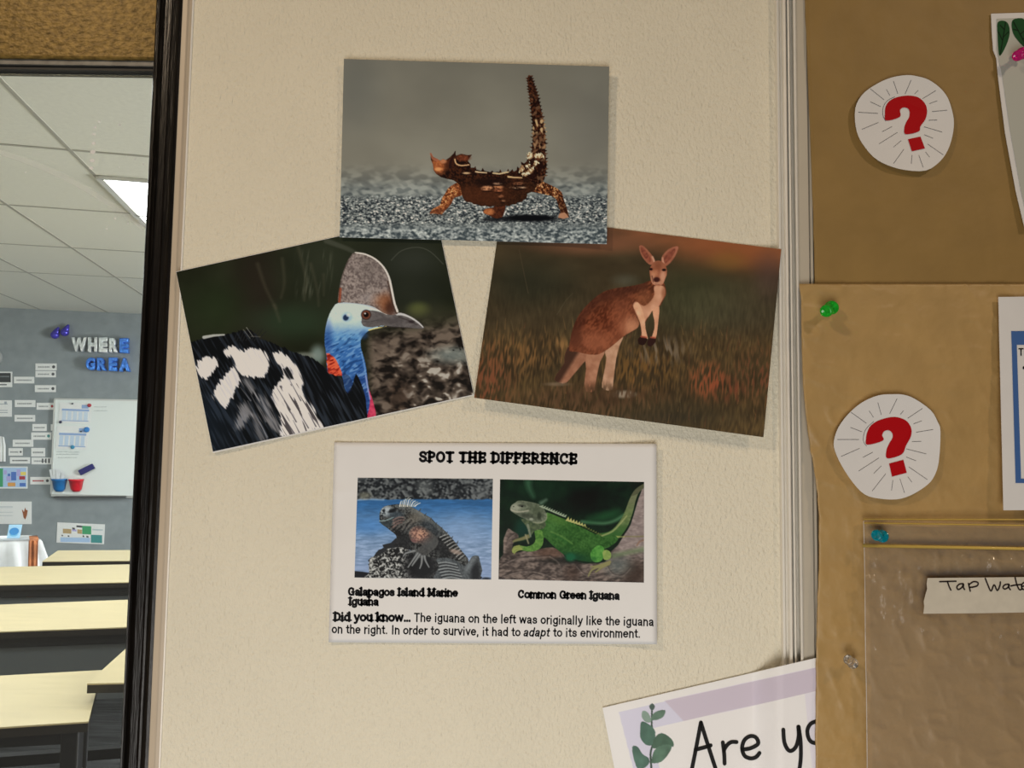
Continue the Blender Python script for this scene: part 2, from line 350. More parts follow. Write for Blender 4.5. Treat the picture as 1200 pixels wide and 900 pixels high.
def sans(name, parent, body, p0, p1, hpx, depth, m, w=.118, shear=0.0): return lettering(name, parent, body, p0, p1, hpx, depth, m, w, 0, shear)
def slab(name, parent, body, p0, p1, hpx, depth, m, w=.19): return lettering(name, parent, body, p0, p1, hpx, depth, m, w, .17, 0, .05)

# shared materials
mat('white_paper', (.80, .80, .80), .55, noise=.015, nscale=30)
mat('card_paper', (.82, .84, .84), .6, noise=.02)
ink_mat('photo_ink', .42, .10); ink_mat('matte_ink', .6, .3)
BLACK = mat('black_print', (.006, .006, .007), .6, spec=.08)

# ================================================================== THE SETTING
def X0(px, Y=0.0, row=450): return float(PY(px, row, Y)[0])
WALL = mat('cream_wall', (.81, .765, .625), .7, spec=.3, noise=.02, nscale=9, bump=.9, bscale=330, bdist=.0022, detail=6, stretch=(1.3, 1, .8))
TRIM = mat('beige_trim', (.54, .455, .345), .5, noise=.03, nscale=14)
def bar(name, x0, x1, y0, y1, z0, z1, m, parent=None, bevel=0, kind='structure'):
    b = MB(); b.box(((x0 + x1) / 2, (y0 + y1) / 2, (z0 + z1) / 2), (x1 - x0, y1 - y0, z1 - z0))
    o = b.build(name, m, parent, bevel=bevel)
    if kind: tag(o, kind=kind)
    return o
ZTOP = 2.60
xb = X0(208); xs = X0(193); xj = X0(164.5, .004)
# the cream wall panel, with a bump texture and a fine grid of its own
bar('wall_front', xb, 4.2, 0, .10, 0, ZTOP, WALL)
# rounded corner bead along the panel's left edge and the recessed strip beside it
b = MB(); r = .0010; V = []; F = []
for z in (0, ZTOP):
    for k in range(9):
        t = math.pi * k / 8; V.append((xb - .0008 + r * math.cos(t), -.0001 - r * math.sin(t) * 1.1, z))
n = 9; F = [(k, k + 1, n + k + 1, n + k) for k in range(n - 1)] + [tuple(range(n)), tuple(range(2 * n - 1, n - 1, -1)), (n - 1, 0, n, 2 * n - 1)]
b.add(V, F); tag(b.build('trim_1', mat('cream_bead', (.92, .88, .80), .22, spec=.8), smooth_=True), kind='structure')
b = MB()                                       # shallow stepped strip between the panel and the dark jamb
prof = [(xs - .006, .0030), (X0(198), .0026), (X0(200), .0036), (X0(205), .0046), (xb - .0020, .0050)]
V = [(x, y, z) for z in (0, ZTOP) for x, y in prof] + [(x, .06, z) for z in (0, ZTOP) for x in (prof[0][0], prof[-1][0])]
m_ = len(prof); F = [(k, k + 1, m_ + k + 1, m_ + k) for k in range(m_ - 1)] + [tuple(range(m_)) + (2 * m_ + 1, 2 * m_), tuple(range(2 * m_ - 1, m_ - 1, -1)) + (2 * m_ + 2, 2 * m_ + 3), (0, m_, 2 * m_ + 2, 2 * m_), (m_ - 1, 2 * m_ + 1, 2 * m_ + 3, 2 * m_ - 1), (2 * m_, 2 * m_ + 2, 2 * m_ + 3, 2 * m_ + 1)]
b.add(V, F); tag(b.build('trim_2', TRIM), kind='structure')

# the interior window: dark stained jamb and header, glazing bead, pane
win = empty('window_1', (-.8, 0, 0), None, None); tag(win, kind='structure')
DARK = mat('dark_stained_wood', (.006, .0045, .0035), .33, spec=.34, noise=.6, nscale=26, bump=.25, bscale=60, stretch=(9, 9, .6), bdist=.003)
GOLD = mat('brown_stained_wood', (.17, .112, .032), .40, spec=.33, noise=.6, nscale=190, bump=.4, bscale=230, stretch=(.8, 2, 1.1), bdist=.002, detail=2, stint=(1, .72, .34))
pts = []                                       # jamb: a moulded profile with two rounded ribs
xa, xc = xj, X0(193.5, .0022)
w_ = xc - xa
for u, y in [(0, .05), (0, .006), (.015, .0005), (.05, -.0025), (.10, -.0042), (.15, -.004), (.20, -.0028), (.25, .0002), (.29, .0018), (.56, .0022), (.60, .0010), (.66, -.0016), (.73, -.0028), (.80, -.0024), (.86, -.0006), (.90, .0014), (1.0, .0022), (1.0, .05)]:
    pts.append((xa + u * w_, y))
n = len(pts); V = [(x, y, z) for z in (0, ZTOP) for x, y in pts]
F = [(k, (k + 1) % n, n + (k + 1) % n, n + k) for k in range(n)] + [tuple(range(n))[::-1], tuple(range(n, 2 * n))]
o = obj('jamb', V, F, DARK, win); tag(o, 'dark stained wooden jamb')
bar('glazing_bead', xa - .0009, xa + .0006, .006, .028, 0, 1.62, mat('pale_bead', (.62, .64, .62), .35), win, 0, None)
zh = float(PY(90, 68, .013)[2]); zg = float(PY(90, 77.5, .019)[2])
bar('header', -2.3, xa + .004, .013, .034, zh, ZTOP, GOLD, win, .002, None)
bar('glazing_strip', -2.3, xa + .004, .0165, .034, zg, zh - .0002, mat('grey_strip', (.13, .125, .11), .45, noise=.5, nscale=60), win, 0, None)
bar('gasket', -2.3, xa + .004, .019, .034, zg - .004, zg - .0002, mat('black_rubber', (.008, .008, .008), .6), win, 0, None)
mb = MB(); mb.box((-2.3 / 2 + xa / 2, .0285, (zg - .004) / 2), (2.3 + xa + .006, .005, zg - .006))
pane = mb.build('pane', film_mat('window_glass', (.95, .955, .95), .0, .16, .012), win)
def on_pane(px, py): return np.full(np.shape(px), .0255)
SM = film_mat('painted_streak_reflection', (1, 1, 1), .6, .05, .16)  # a streak of reflected light on the glass, drawn as pale film
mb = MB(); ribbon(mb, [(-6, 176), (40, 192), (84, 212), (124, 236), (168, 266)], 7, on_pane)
mb.build('streak_reflection', SM, pane)
SP = film_mat('painted_spot_reflection', (1, 1, 1), .6, .05, .95)  # bright lamp reflections in the glass, drawn as small white patches
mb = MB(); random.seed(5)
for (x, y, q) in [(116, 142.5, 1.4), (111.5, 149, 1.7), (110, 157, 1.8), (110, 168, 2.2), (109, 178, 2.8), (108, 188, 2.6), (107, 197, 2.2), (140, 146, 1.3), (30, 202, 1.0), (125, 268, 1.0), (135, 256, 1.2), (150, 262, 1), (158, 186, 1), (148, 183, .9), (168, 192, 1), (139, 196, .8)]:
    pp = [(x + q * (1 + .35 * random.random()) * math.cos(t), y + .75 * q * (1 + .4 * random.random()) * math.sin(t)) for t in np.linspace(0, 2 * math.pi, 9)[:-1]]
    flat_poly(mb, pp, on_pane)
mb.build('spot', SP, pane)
# partition above / left of the window, floor, ceiling
bar('wall_left', -5.2, -2.3, 0, .10, 0, ZTOP, WALL)
FL = mat('charcoal_carpet', (.035, .037, .038), .9, spec=.2, noise=.55, nscale=7, stretch=(.6, 7, 1), bump=.4, bscale=300)

# ------------------------------------------------------------------ the classroom seen through the pane
av = rays(410, 507.4); av = av / np.linalg.norm(av[:2]); av[2] = 0; av /= np.linalg.norm(av)
rv = np.array([av[1], -av[0], 0])
ZC = CAM[2] + 1.10
DW = float((PZ(80, 364, ZC) - CAM) @ av)
def cl(d, s, z): p = CAM + av * d + rv * s; return np.array([p[0], p[1], z])
def PW(px, py, off=0.0):                       # point on the far wall (or off metres in front of it)
    d = rays(px, py); t = (DW - off) / (d @ av); return CAM + t[..., None] * d
sl, sr = -4.2, 4.0
def yline(s, y=.10):                           # distance along av where the line at lateral s meets the partition
    return (y - CAM[1] - rv[1] * s) / av[1]
def slab_face(name, P, t, m, kind=None, parent=None):   # polygon P extruded by vector t
    P = [np.array(p) for p in P]; n = len(P); V = P + [p + t for p in P]
    F = [tuple(range(n)), tuple(range(2 * n - 1, n - 1, -1))] + [(i, i + n, (i + 1) % n + n, (i + 1) % n) for i in range(n)]
    o = obj(name, V, F, m, parent)
    if kind: tag(o, kind=kind)
    return o
slab_face('floor', [(-5.2, -3.6, 0), (4.2, -3.6, 0), (4.2, .1, 0), cl(DW + .1, sr + .3, 0), cl(DW + .1, sl - .3, 0), (-5.2, .1, 0)], np.array([0, 0, -.05]), FL, 'structure')
TILE = mat('ceiling_tile', (.84, .83, .74), .85, spec=.2, noise=.04, nscale=60, bump=.2, bscale=220)
slab_face('ceiling', [cl(yline(sl), sl, ZC), cl(yline(sr), sr, ZC), cl(DW, sr, ZC), cl(DW, sl, ZC)], np.array([0, 0, .05]), TILE, 'structure')
PINB = mat('grey_pin_fabric', (.275, .315, .335), .9, spec=.2, noise=.08, nscale=12, bump=.2, bscale=250)
slab_face('wall_back', [cl(DW, sl, 0), cl(DW, sr, 0), cl(DW, sr, ZC), cl(DW, sl, ZC)], av * .08, PINB, 'structure')
slab_face('wall_side', [cl(yline(sl), sl, 0), cl(DW, sl, 0), cl(DW, sl, ZC), cl(yline(sl), sl, ZC)], -rv * .08, mat('pale_wall', (.6, .6, .56), .8), 'structure')
slab_face('wall_right', [cl(yline(sr), sr, 0), cl(DW, sr, 0), cl(DW, sr, ZC), cl(yline(sr), sr, ZC)], rv * .08, MATS['pale_wall'], 'structure')
# ceiling grid bars
mb = MB()
s0 = float((PZ(0, 303, ZC) - CAM) @ rv); s1 = float((PZ(208, 303, ZC) - CAM) @ rv); ds = (s1 - s0) / 2
Rr = np.stack([rv, av, np.array([0, 0, 1.0])], 1)
for k in range(-5, 9):
    s = s0 + k * ds; d0 = yline(s) + .02
    mb.box(cl((d0 + DW) / 2, s, ZC - .001), (.016, DW - d0 - .01, .0024), Rr)
for d in (1.45, 2.32, 3.20, 4.08, 4.96, 5.84):
    sa = sl
    if yline(sl) > d: sa = (.10 - CAM[1] - av[1] * d) / rv[1] if rv[1] else sl
    sb = sr
    if yline(sr) > d: sb = (.10 - CAM[1] - av[1] * d) / rv[1]
    if sb > sa: mb.box(cl(d, (sa + sb) / 2, ZC - .001), (sb - sa, .016, .0022), Rr)
tag(mb.build('trim_3', mat('ceiling_bar', (.44, .43, .37), .7)), kind='structure')
# the lit ceiling panel
pA = PZ(116.5, 206, ZC); dA = float((pA - CAM) @ av); sA = float((pA - CAM) @ rv)
pB = PZ(168, 262, ZC); dB = float((pB - CAM) @ av)
tr = empty('ceiling_light', cl((dA + dB) / 2, sA + .6, ZC - .03), 'bright white square fluorescent panel set in the tiled ceiling', 'ceiling light')
EM = mat('lit_diffuser', (.9, .9, .9), .5, emit=(.93, 1.0, 1.0, 9))
mb = MB(); dm = dA + (dB - dA) * .74
for (d0, d1) in ((dA + .02, dm - .01), (dm + .01, dB - .02)): mb.box(cl((d0 + d1) / 2, sA + .56, ZC - .010), (1.06, d1 - d0, .004), Rr)
mb.build('diffuser', EM, tr)
mb = MB()
for s in (sA, sA + 1.12): mb.box(cl((dA + dB) / 2, s, ZC - .008), (.03, dB - dA, .012), Rr)
for d in (dA, dm, dB): mb.box(cl(d, sA + .56, ZC - .008), (1.12, .02, .012), Rr)
mb.build('frame', mat('white_metal', (.7, .7, .68), .4), tr)
def tube_lamp(d, s, power):                    # the classroom's other ceiling panels throw this light
    l = bpy.data.lights.new('classroom_lamp', 'AREA'); l.shape = 'RECTANGLE'; l.size = 1.1; l.size_y = .55; l.energy = power; l.color = (.95, 1.0, .99)
    o = bpy.data.objects.new('classroom_lamp', l); COL.objects.link(o); o.location = cl(d, s, ZC - .05); o.rotation_euler = (0, 0, math.atan2(rv[1], rv[0]))
tube_lamp(3.2, -2.2, 26); tube_lamp(3.6, 1.6, 22); tube_lamp(5.3, -2.3, 22); tube_lamp(5.4, .8, 17); tube_lamp(2.1, -.9, 14)
l = bpy.data.lights.new('classroom_side_fill', 'AREA'); l.shape = 'RECTANGLE'; l.size = 3.2; l.size_y = 1.3; l.energy = 390; l.color = (.97, .99, 1.0)  # unseen fill added to lift the ceiling and far wall
o = bpy.data.objects.new('classroom_side_fill', l); COL.objects.link(o); o.location = cl(4.2, sr - .05, 1.5); o.rotation_euler = Vector(-rv).to_track_quat('-Z', 'Z').to_euler()

# ------------------------------------------------------------------ classroom things
def wall_card(name, q, label, cat, m='card_paper', th=.003, off=.001, group=None, parent=None):
    q = np.asarray(q, float)
    if q.shape == (2, 2): (x0, y0), (x1, y1) = q; q = np.array([(x0, y0), (x1, y0 + .003 * (x1 - x0)), (x1, y1 + .003 * (x1 - x0)), (x0, y1)])
    A = PW(q[:, 0], q[:, 1], off + th); b = MB(); b.hexa(list(A), list(A + av * th)); o = b.build(name, MATS[m] if isinstance(m, str) else m, parent)
    if parent is None: tag(o, label, cat, group)
    return o
INKC = lambda n, c, r=.6: mat('ink_' + n, s2l(c), r)
GREYTXT = INKC('grey', (152, 157, 160)); REDP = INKC('red', (175, 60, 70)); TEALP = INKC('teal', (70, 150, 150)); BLUEP = INKC('blue', (80, 120, 200)); GREENP = INKC('green', (70, 165, 115)); ORANGEP = INKC('orange', (225, 165, 90)); DKP = INKC('dark', (84, 87, 92)); LILP = INKC('lilac', (180, 175, 230)); YELP = INKC('yellow', (235, 215, 110)); LBLUEP = INKC('pale_blue', (175, 205, 240)); BROWNP = INKC('brown', (150, 85, 50)); TANP = INKC('tan', (190, 165, 120))
def wp(mb, q, off):                            # a flat printed patch on a wall card, from pixel corners
    q = np.asarray(q, float)
    if q.shape == (2, 2): (x0, y0), (x1, y1) = q; q = np.array([(x0, y0), (x1, y0), (x1, y1), (x0, y1)])
    mb.add(PW(q[:, 0], q[:, 1], off), [tuple(range(len(q)))]); return mb
def c2(q): return [(x / 7.059, 360 + y / 7.059) for x, y in q]
def c3(q): return [(x / 7.059, 460 + y / 7.059) for x, y in q]
def c4(q): return [(x / 7.059, 560 + y / 7.059) for x, y in q]
cards = [(c2([(293, 465), (468, 522)]), 'white word card, topmost card right of the clock', 1, 'd'),
         (c2([(293, 527), (462, 580)]), 'white word card with small dark picture, directly under the topmost card', 1, 'd'),
         (c2([(115, 575), (283, 630)]), 'white word card right of the dark framed picture', 1, None),
         (c2([(288, 645), (462, 702)]), 'white word card with curled lower edge, above the whiteboard corner', 1, 'd'),
         (c3([(122, 62), (292, 120)]), 'white word card level with the whiteboard top edge, two cards left of it', 1, None),
         (c3([(302, 85), (452, 142)]), 'white word card with red dot touching the whiteboard upper left corner', 1, 'r'),
         (c3([(120, 185), (290, 240)]), 'blank looking white word card right of the long notice at far left', 1, None),
         (c3([(268, 260), (385, 318)]), 'short white word card with black chip beside the whiteboard edge', 1, None),
         (c3([(258, 330), (425, 390)]), 'white word card with teal dot beside the whiteboard edge', 1, 't'),
         (c3([(105, 390), (275, 448)]), 'white word card right of the hanging folded paper', 1, None),
         (c3([(70, 460), (187, 522)]), 'small white card with two marks above the longest word card', 1, 'd'),
         (c3([(258, 458), (373, 530)]), 'small square white card above the card with three small figures', 1, None),
         (c3([(82, 535), (248, 588)]), 'white word card with bold dark text above the coloured timetable', 2, None),
         (c3([(260, 538), (425, 594)]), 'white word card with three small figures in a row', 1, '3'),
         (c3([(250, 698), (415, 760)]), 'white card with pink line and dark triangle beside the blue cup', 3, 'd')]
for q, lab, kind, icon in cards:
    (x0, y0), (x1, y1) = q
    o = wall_card('word_card', q, lab, 'word card', group='word cards on the grey classroom wall')
    h = y1 - y0; w = x1 - x0; mb = MB(); xe = x1 - w * (.30 if icon else .12)
    rnd = random.Random(int(x0 * 31 + y0)); x = x0 + w * .12
    while x < xe - 1:                          # a line of tiny unreadable print
        l = rnd.uniform(.7, 2.2); wp(mb, [(x, y0 + h * .42), (min(x + l, xe), y0 + h * .62)], .0046); x += l + .35
    mb.build('print_line', DKP if kind == 2 else (REDP if kind == 3 else GREYTXT), o)
    if icon:
        mb = MB()
        if icon == '3':
            for k in range(3): wp(mb, [(x1 - w * (.48 - .16 * k), y0 + h * .15), (x1 - w * (.40 - .16 * k), y0 + h * .8)], .0048)
        else: mb.add(PW(*np.array([(x1 - w * .14 + w * .075 * math.cos(t), y0 + h * .5 + w * .075 * math.sin(t)) for t in np.linspace(0, 6.28, 13)[:-1]]).T, .0048), [tuple(range(12))])
        mb.build('icon', {'d': DKP, 'r': REDP, 't': TEALP, '3': DKP}[icon], o)
o = wall_card('word_strip', c3([(420, 262), (440, 315)]), 'tiny white strip of card right against the whiteboard side', 'card')
# dark framed picture, notices, posters
o = wall_card('framed_picture', [(-12, 435.5), (14.2, 453.5)], 'small dark landscape picture with white border under the clock', 'picture')
mb = MB(); wp(mb, [(-11, 437), (12.6, 448)], .0046); mb.build('print', INKC('night', (52, 58, 62)), o)
mb = MB(); wp(mb, [(-11, 440.5), (11, 442)], .0048); wp(mb, [(-8, 450), (8, 451.6)], .0048); mb.build('print_line', INKC('mid', (110, 118, 122)), o)
o = wall_card('notice', [(-14, 469), (13.8, 488.3)], 'large white notice sheet at left edge above the hanging folded paper', 'notice')
mb = MB()
for y in (473, 480.5, 483): wp(mb, [(-10, y), (9, y + .9)], .0046)
wp(mb, [(5, 470.5), (8, 474)], .0046); mb.build('print_line', INKC('faint', (165, 175, 185)), o)
b = MB(); V = []                                # hanging folded paper, pleated
cols = np.linspace(-9, 6.4, 9)
for r_, yy in enumerate((510, 522, 541)):
    for k, x in enumerate(cols): V.append(PW(x - (1.5 if r_ == 0 and k > 5 else 0) * (k - 5) * .4, yy + (k * .25 if r_ == 0 else 0), .012 + (.016 if k % 2 else 0)))
F = [(r_ * 9 + k, r_ * 9 + k + 1, (r_ + 1) * 9 + k + 1, (r_ + 1) * 9 + k) for r_ in range(2) for k in range(8)]
b.add(V, F); o = b.build('pleated_paper', MATS['card_paper']); so = o.modifiers.new('solidify', 'SOLIDIFY'); so.thickness = .002
tag(o, 'pleated white paper fan hanging at left edge above the coloured timetable', 'paper fan')
o = wall_card('timetable_poster', [(-16, 546.6), (32.2, 572.4)], 'colourful blocky timetable poster at left edge below the word cards', 'poster')
mb = MB(); wp(mb, [(-15, 548), (31, 571)], .0044); mb.build('print', LBLUEP, o)
for m_, qs in ((GREENP, [(-15, 549, 3.5, 570.5)]), (BLUEP, [(13, 553, 19, 563), (23, 566, 30, 570), (9, 555, 12, 558)]), (LILP, [(7.5, 558, 12.5, 564), (19.5, 550, 24, 558), (4.5, 551, 8, 556)]), (ORANGEP, [(9, 565.5, 18, 570)]), (YELP, [(24, 553, 30.5, 557)]), (REDP, [(22.5, 558, 29.5, 562)])):
    for (x0, y0, x1, y1) in qs: mb = MB(); wp(mb, [(x0, y0), (x1, y1)], .0048); mb.build('coloured_block', m_, o)
o = wall_card('notice', [(-16, 587.6), (37, 614)], 'white notice with small reddish brown figure above the clothed table', 'notice')
mb = MB(); wp(mb, [(25.5, 597), (27, 598), (28, 600), (29.5, 594.5), (30.5, 597.5), (32.5, 598), (31.5, 604), (29.5, 609), (27.5, 606), (26.6, 601)], .0047); mb.build('printed_figure', BROWNP, o)
mb = MB()
for y in (593.4, 594.6, 600, 604): wp(mb, [(-8, y), (15, y + .5)], .0047)
mb.build('print_line', INKC('faint2', (180, 192, 200)), o)
o = wall_card('map_poster', c4([(474, 368), (868, 385), (860, 550), (466, 535)]), 'long picture poster with teal and green panels under the whiteboard', 'poster')
for m_, qs in ((GREENP, [(680, 396, 755, 465)]), (TEALP, [(752, 470, 845, 536)]), (DKP, [(632, 392, 680, 408), (597, 410, 620, 425), (683, 474, 697, 488), (714, 478, 732, 492), (508, 470, 522, 480), (560, 474, 574, 486)]), (TANP, [(520, 420, 590, 458), (640, 425, 678, 460)]), (LILP, [(597, 425, 632, 440)]), (LBLUEP, [(500, 492, 745, 530)]), (INKC('faint3', (190, 205, 210)), [(765, 422, 850, 434)])):
    for (x0, y0, x1, y1) in qs: mb = MB(); wp(mb, c4([(x0, y0), (x1, y0 + 4), (x1, y1 + 4), (x0, y1)]), .0047); mb.build('panel', m_, o)
# clock
ck = empty('wall_clock', PW(np.array(-7.), np.array(419.), .0), 'round white wall clock cut by the left edge', 'clock')
c = PW(np.array(-7.), np.array(419.), 0.0); R_ = float(np.linalg.norm(PW(np.array(3.2), np.array(419.), 0.0) - c))
MB().lathe([(R_, .001), (R_, .03), (R_ * .93, .036), (R_ * .88, .03)], c, -av, 32).build('rim', mat('grey_rim', (.35, .37, .37), .4), ck)
MB().lathe([(R_ * .9, .012), (R_ * .9, .028)], c, -av, 32).build('face', MATS['card_paper'], ck)
mb = MB(); mb.box(c - av * .031 + np.array([0, 0, R_ * .25]), (.008, .003, R_ * .5)); mb.box(c - av * .031 + rv * R_ * .3, (R_ * .6, .003, .008), Rr); mb.build('hands', BLACK, ck)
# the foil letters on the wall
def foil(name, base, bump=.5):
    return mat(name, base, .2, metal=.35, noise=.25, nscale=9, bump=bump, bscale=16, bdist=.03)
FB = foil('blue_foil', (.06, .26, .95)); FS = foil('highlit_blue_foil', (.86, .97, 1.0)); FP = foil('purple_foil', (.06, .05, .5))  # palest foil has the lamp highlight put into its base colour
def balloon(ch, x0, x1, y0, y1, m, label, cat='balloon letter'):
    V, F = glyph(ch, .03, 0, .05, .05); a = V.min(0); bb = V.max(0)
    u = (V[:, 0] - a[0]) / (bb[0] - a[0]); v = (V[:, 1] - a[1]) / (bb[1] - a[1]); w = (V[:, 2] - a[2]) / (bb[2] - a[2])
    P = PW(x0 + u * (x1 - x0), y1 - v * (y1 - y0), .004) - av[None] * (w * .07)[:, None]
    o = obj('balloon_letter', P, F, m, None, True); tag(o, label, cat, 'foil balloon letters on the classroom wall'); return o
for ch, a, b_, c_, d, m_, lab in [('W', 86, 104.5, 396, 413, FS, 'highlight-pale foil letter W starting the upper balloon word'), ('H', 105.5, 116.5, 396, 413.5, FS, 'highlight-pale foil letter H, second in the upper balloon word'), ('E', 118, 128.5, 396, 414, FS, 'highlight-pale foil letter E in the middle of the upper balloon word'), ('R', 130, 140.5, 396.5, 414, FS, 'highlight-pale foil letter R, fourth in the upper balloon word'), ('E', 142, 152.5, 397, 414.5, FB, 'blue foil letter E ending the upper balloon word'),
                               ('G', 103, 114, 419.5, 434.5, FB, 'blue foil letter G starting the lower balloon word'), ('R', 116, 127, 419.5, 435, FB, 'blue foil letter R, second in the lower balloon word'), ('E', 129.5, 139.5, 419.5, 435.5, FB, 'blue foil letter E, third in the lower balloon word'), ('A', 141.5, 154, 420, 436, FB, 'blue foil letter A in the lower balloon word near the dark jamb')]:
    balloon(ch, a, b_, c_, d, m_, lab)
for (x, y, lab) in [(64.5, 391, 'purple foil quotation mark, left one of the pair by the blue letters'), (76, 388, 'purple foil quotation mark, right one of the pair by the blue letters')]:
    mb = MB(); c = PW(np.array(x), np.array(y), .03); k = float(np.linalg.norm(PW(np.array(x + 1.), np.array(y), .03) - c))
    prof = [(5.2 * math.sin(t) * k, -5.2 * math.cos(t) * k) for t in np.linspace(0, math.pi, 9)]
    mb.lathe(prof, c + np.array([0, 0, -1.6 * k]), av, 20)
    mb.lathe([(4.2 * k, 0), (3.9 * k, 3 * k), (2.7 * k, 6.5 * k), (1.1 * k, 10 * k)], c + np.array([0, 0, -.5 * k]), tuple(np.array([0, 0, 1.]) + rv * .45), 16)
    tag(mb.build('balloon_quote_mark', FP, None, True), lab, 'balloon', 'purple foil quotation marks')

# whiteboard with its magnets and papers
wb = empty('whiteboard', PW(np.array(120.), np.array(581.), .0), 'white magnetic whiteboard on the grey classroom wall', 'whiteboard')
wall_card('panel', [(64.6, 467.6), (205, 470), (201, 582), (60.4, 578.6)], None, None, mat('whiteboard_gloss', (.80, .86, .85), .18), .018, .002, parent=wb)
mb = MB()
for (p, q) in (((64.6, 467.6), (60.4, 578.6)), ((64.6, 467.6), (205, 470)), ((60.4, 580), (201, 583))):
    A, B = PW(*np.array([p, q]).T, .012); d = B - A; L_ = np.linalg.norm(d); d /= L_; s_ = np.cross(d, av); mb.box((A + B) / 2, (.022 if p[1] > 570 else .014, L_, .028), np.stack([s_, d, av], 1))
mb.build('frame', mat('satin_aluminium', (.62, .64, .64), .35, metal=.6), wb)
mb = MB(); A, B = PW(*np.array([(64, 581.6), (148, 582)]).T, .03); mb.box((A + B) / 2 - np.array([0, 0, .004]), (np.linalg.norm(B - A), .05, .016), Rr); mb.build('pen_tray', mat('shadow_dark_tray', (.06, .065, .07), .5), wb)  # tray coloured dark to draw the shadow line under the board
for q in ([(110, 476.5), (124, 478)], [(110, 481), (126, 482)], [(66, 529), (78, 530)], [(66, 532), (92, 533)], [(68, 536), (90, 537)], [(80, 529.5), (92, 530.3)]):
    (x0, y0), (x1, y1) = q; x = x0; rnd = random.Random(int(x0 * 7 + y0)); mb = MB()
    while x < x1: l = rnd.uniform(.6, 1.6); wp(mb, [(x, y0 + rnd.uniform(-.3, .3)), (x + l, y0 + .7)], .0216); x += l + .2
    mb.build('faint_writing', INKC('wbpen', (170, 182, 184)), wb)
def wb_paper(q, lab, tint):
    o = wall_card('class_list', q, lab, 'printed table', off=.0215, th=.002, group='printed tables on the whiteboard')
    q = np.asarray(q, float); f = lambda u, v: tuple((q[0] * (1 - u) + q[1] * u) * (1 - v) + (q[3] * (1 - u) + q[2] * u) * v)
    mb = MB(); wp(mb, [f(.08, .30), f(.94, .30), f(.94, .40), f(.08, .40)], .0246); wp(mb, [f(.08, .86), f(.94, .86), f(.94, .9), f(.08, .9)], .0246); wp(mb, [f(.7, .08), f(.92, .08), f(.92, .26), f(.7, .26)], .0246)
    mb.build('table_header', INKC('hdr', (150, 178, 222)), o)
    mb = MB()
    for k in range(5): wp(mb, [f(.10 + .17 * k, .42), f(.22 + .17 * k, .42), f(.22 + .17 * k, .85), f(.10 + .17 * k, .85)], .0247)
    mb.build('table_column', tint, o)
wb_paper([(70, 471.5), (107, 473), (106, 496.5), (68.5, 495.5)], 'printed blue table sheet on the whiteboard under the red magnet', INKC('col_a', (205, 222, 240)))
wb_paper([(67, 499), (104, 500), (102, 527), (65, 525.5)], 'printed blue table sheet on the whiteboard held by the large blue magnet', INKC('col_b', (196, 216, 238)))
for (x, y, r_, c, lab) in [(104.8, 475, 2.4, (170, 30, 50), 'red round magnet on the upper whiteboard sheet'), (71, 494.6, 1.8, (40, 45, 80), 'dark small magnet on the lower left of the upper sheet'), (101.6, 503.5, 3.5, (50, 130, 205), 'large blue round magnet between the two sheets'), (95.3, 505.6, 1.1, (35, 60, 80), 'tiny dark magnet left of the large blue magnet'), (85.2, 524, 2.5, (60, 150, 190), 'teal round magnet at the foot of the lower sheet'), (85, 473, 1.2, (90, 95, 100), 'tiny grey magnet at the top of the upper sheet')]:
    c0 = PW(np.array(x), np.array(y), .0245); k = float(np.linalg.norm(PW(np.array(x + 1.), np.array(y), .0245) - c0)) * r_
    o = MB().lathe([(k, 0), (k, .006), (k * .85, .011), (k * .4, .013)], c0, -av, 20).build('magnet', mat('plastic_%d_%d_%d' % c, s2l(c), .3), None, True); tag(o, lab, 'magnet', 'round magnets on the whiteboard')
# magnetic eraser, cups
A, B = PW(*np.array([(93.5, 554.2), (110, 546)]).T, .034); d = B - A; L_ = np.linalg.norm(d); d /= L_; s_ = np.cross(d, av)
er = empty('board_eraser', A, 'dark blue eraser stuck slanting on the whiteboard', 'eraser')
MB().box((A + B) / 2 - av * .008, (.052, L_, .018), np.stack([s_, d, av], 1)).build('body', mat('navy_plastic', (.012, .016, .16), .4), er, bevel=.004)
MB().box((A + B) / 2 + av * .0057, (.048, L_ * .97, .009), np.stack([s_, d, av], 1)).build('felt', mat('grey_felt', (.06, .06, .07), .9), er)
def cup(x0, x1, y0, y1, col, lab, cname):
    o = empty('magnetic_cup', PW(np.array((x0 + x1) / 2), np.array(y1), .022), lab, 'cup', 'magnetic cups on the whiteboard')
    mb = MB(); xc = (x0 + x1) / 2; n = 13
    def ring(y, w, dep):
        c0 = PW(np.array(xc), np.array(y), .0275); k = float(np.linalg.norm(PW(np.array(xc + 1.), np.array(y), .0275) - c0)) * w
        return [c0 + rv * k * math.cos(t) - av * dep * math.sin(t) for t in np.linspace(0, math.pi, n)]
    w = (x1 - x0) / 2; rings = [ring(y0, w, .07), ring(y0 + (y1 - y0) * .14, w, .07), ring(y0 + (y1 - y0) * .15, w * .93, .066), ring(y0 + (y1 - y0) * .8, w * .72, .05), ring(y1, w * .45, .034)]
    V = [p for r_ in rings for p in r_]; F = [(i * n + k, i * n + k + 1, (i + 1) * n + k + 1, (i + 1) * n + k) for i in range(len(rings) - 1) for k in range(n - 1)] + [tuple(range((len(rings) - 1) * n, len(rings) * n))]
    mb.add(V, F); q = mb.build('body', mat(cname, s2l(col), .35), o, True); so = q.modifiers.new('solidify', 'SOLIDIFY'); so.thickness = .003; return o
cup(60.5, 79.0, 560.8, 576, (20, 118, 190), 'blue half round cup on the whiteboard holding white strips', 'blue_cup')
cup(80.5, 98.5, 561.2, 576, (226, 26, 48), 'red half round cup on the whiteboard beside the blue cup', 'red_cup')
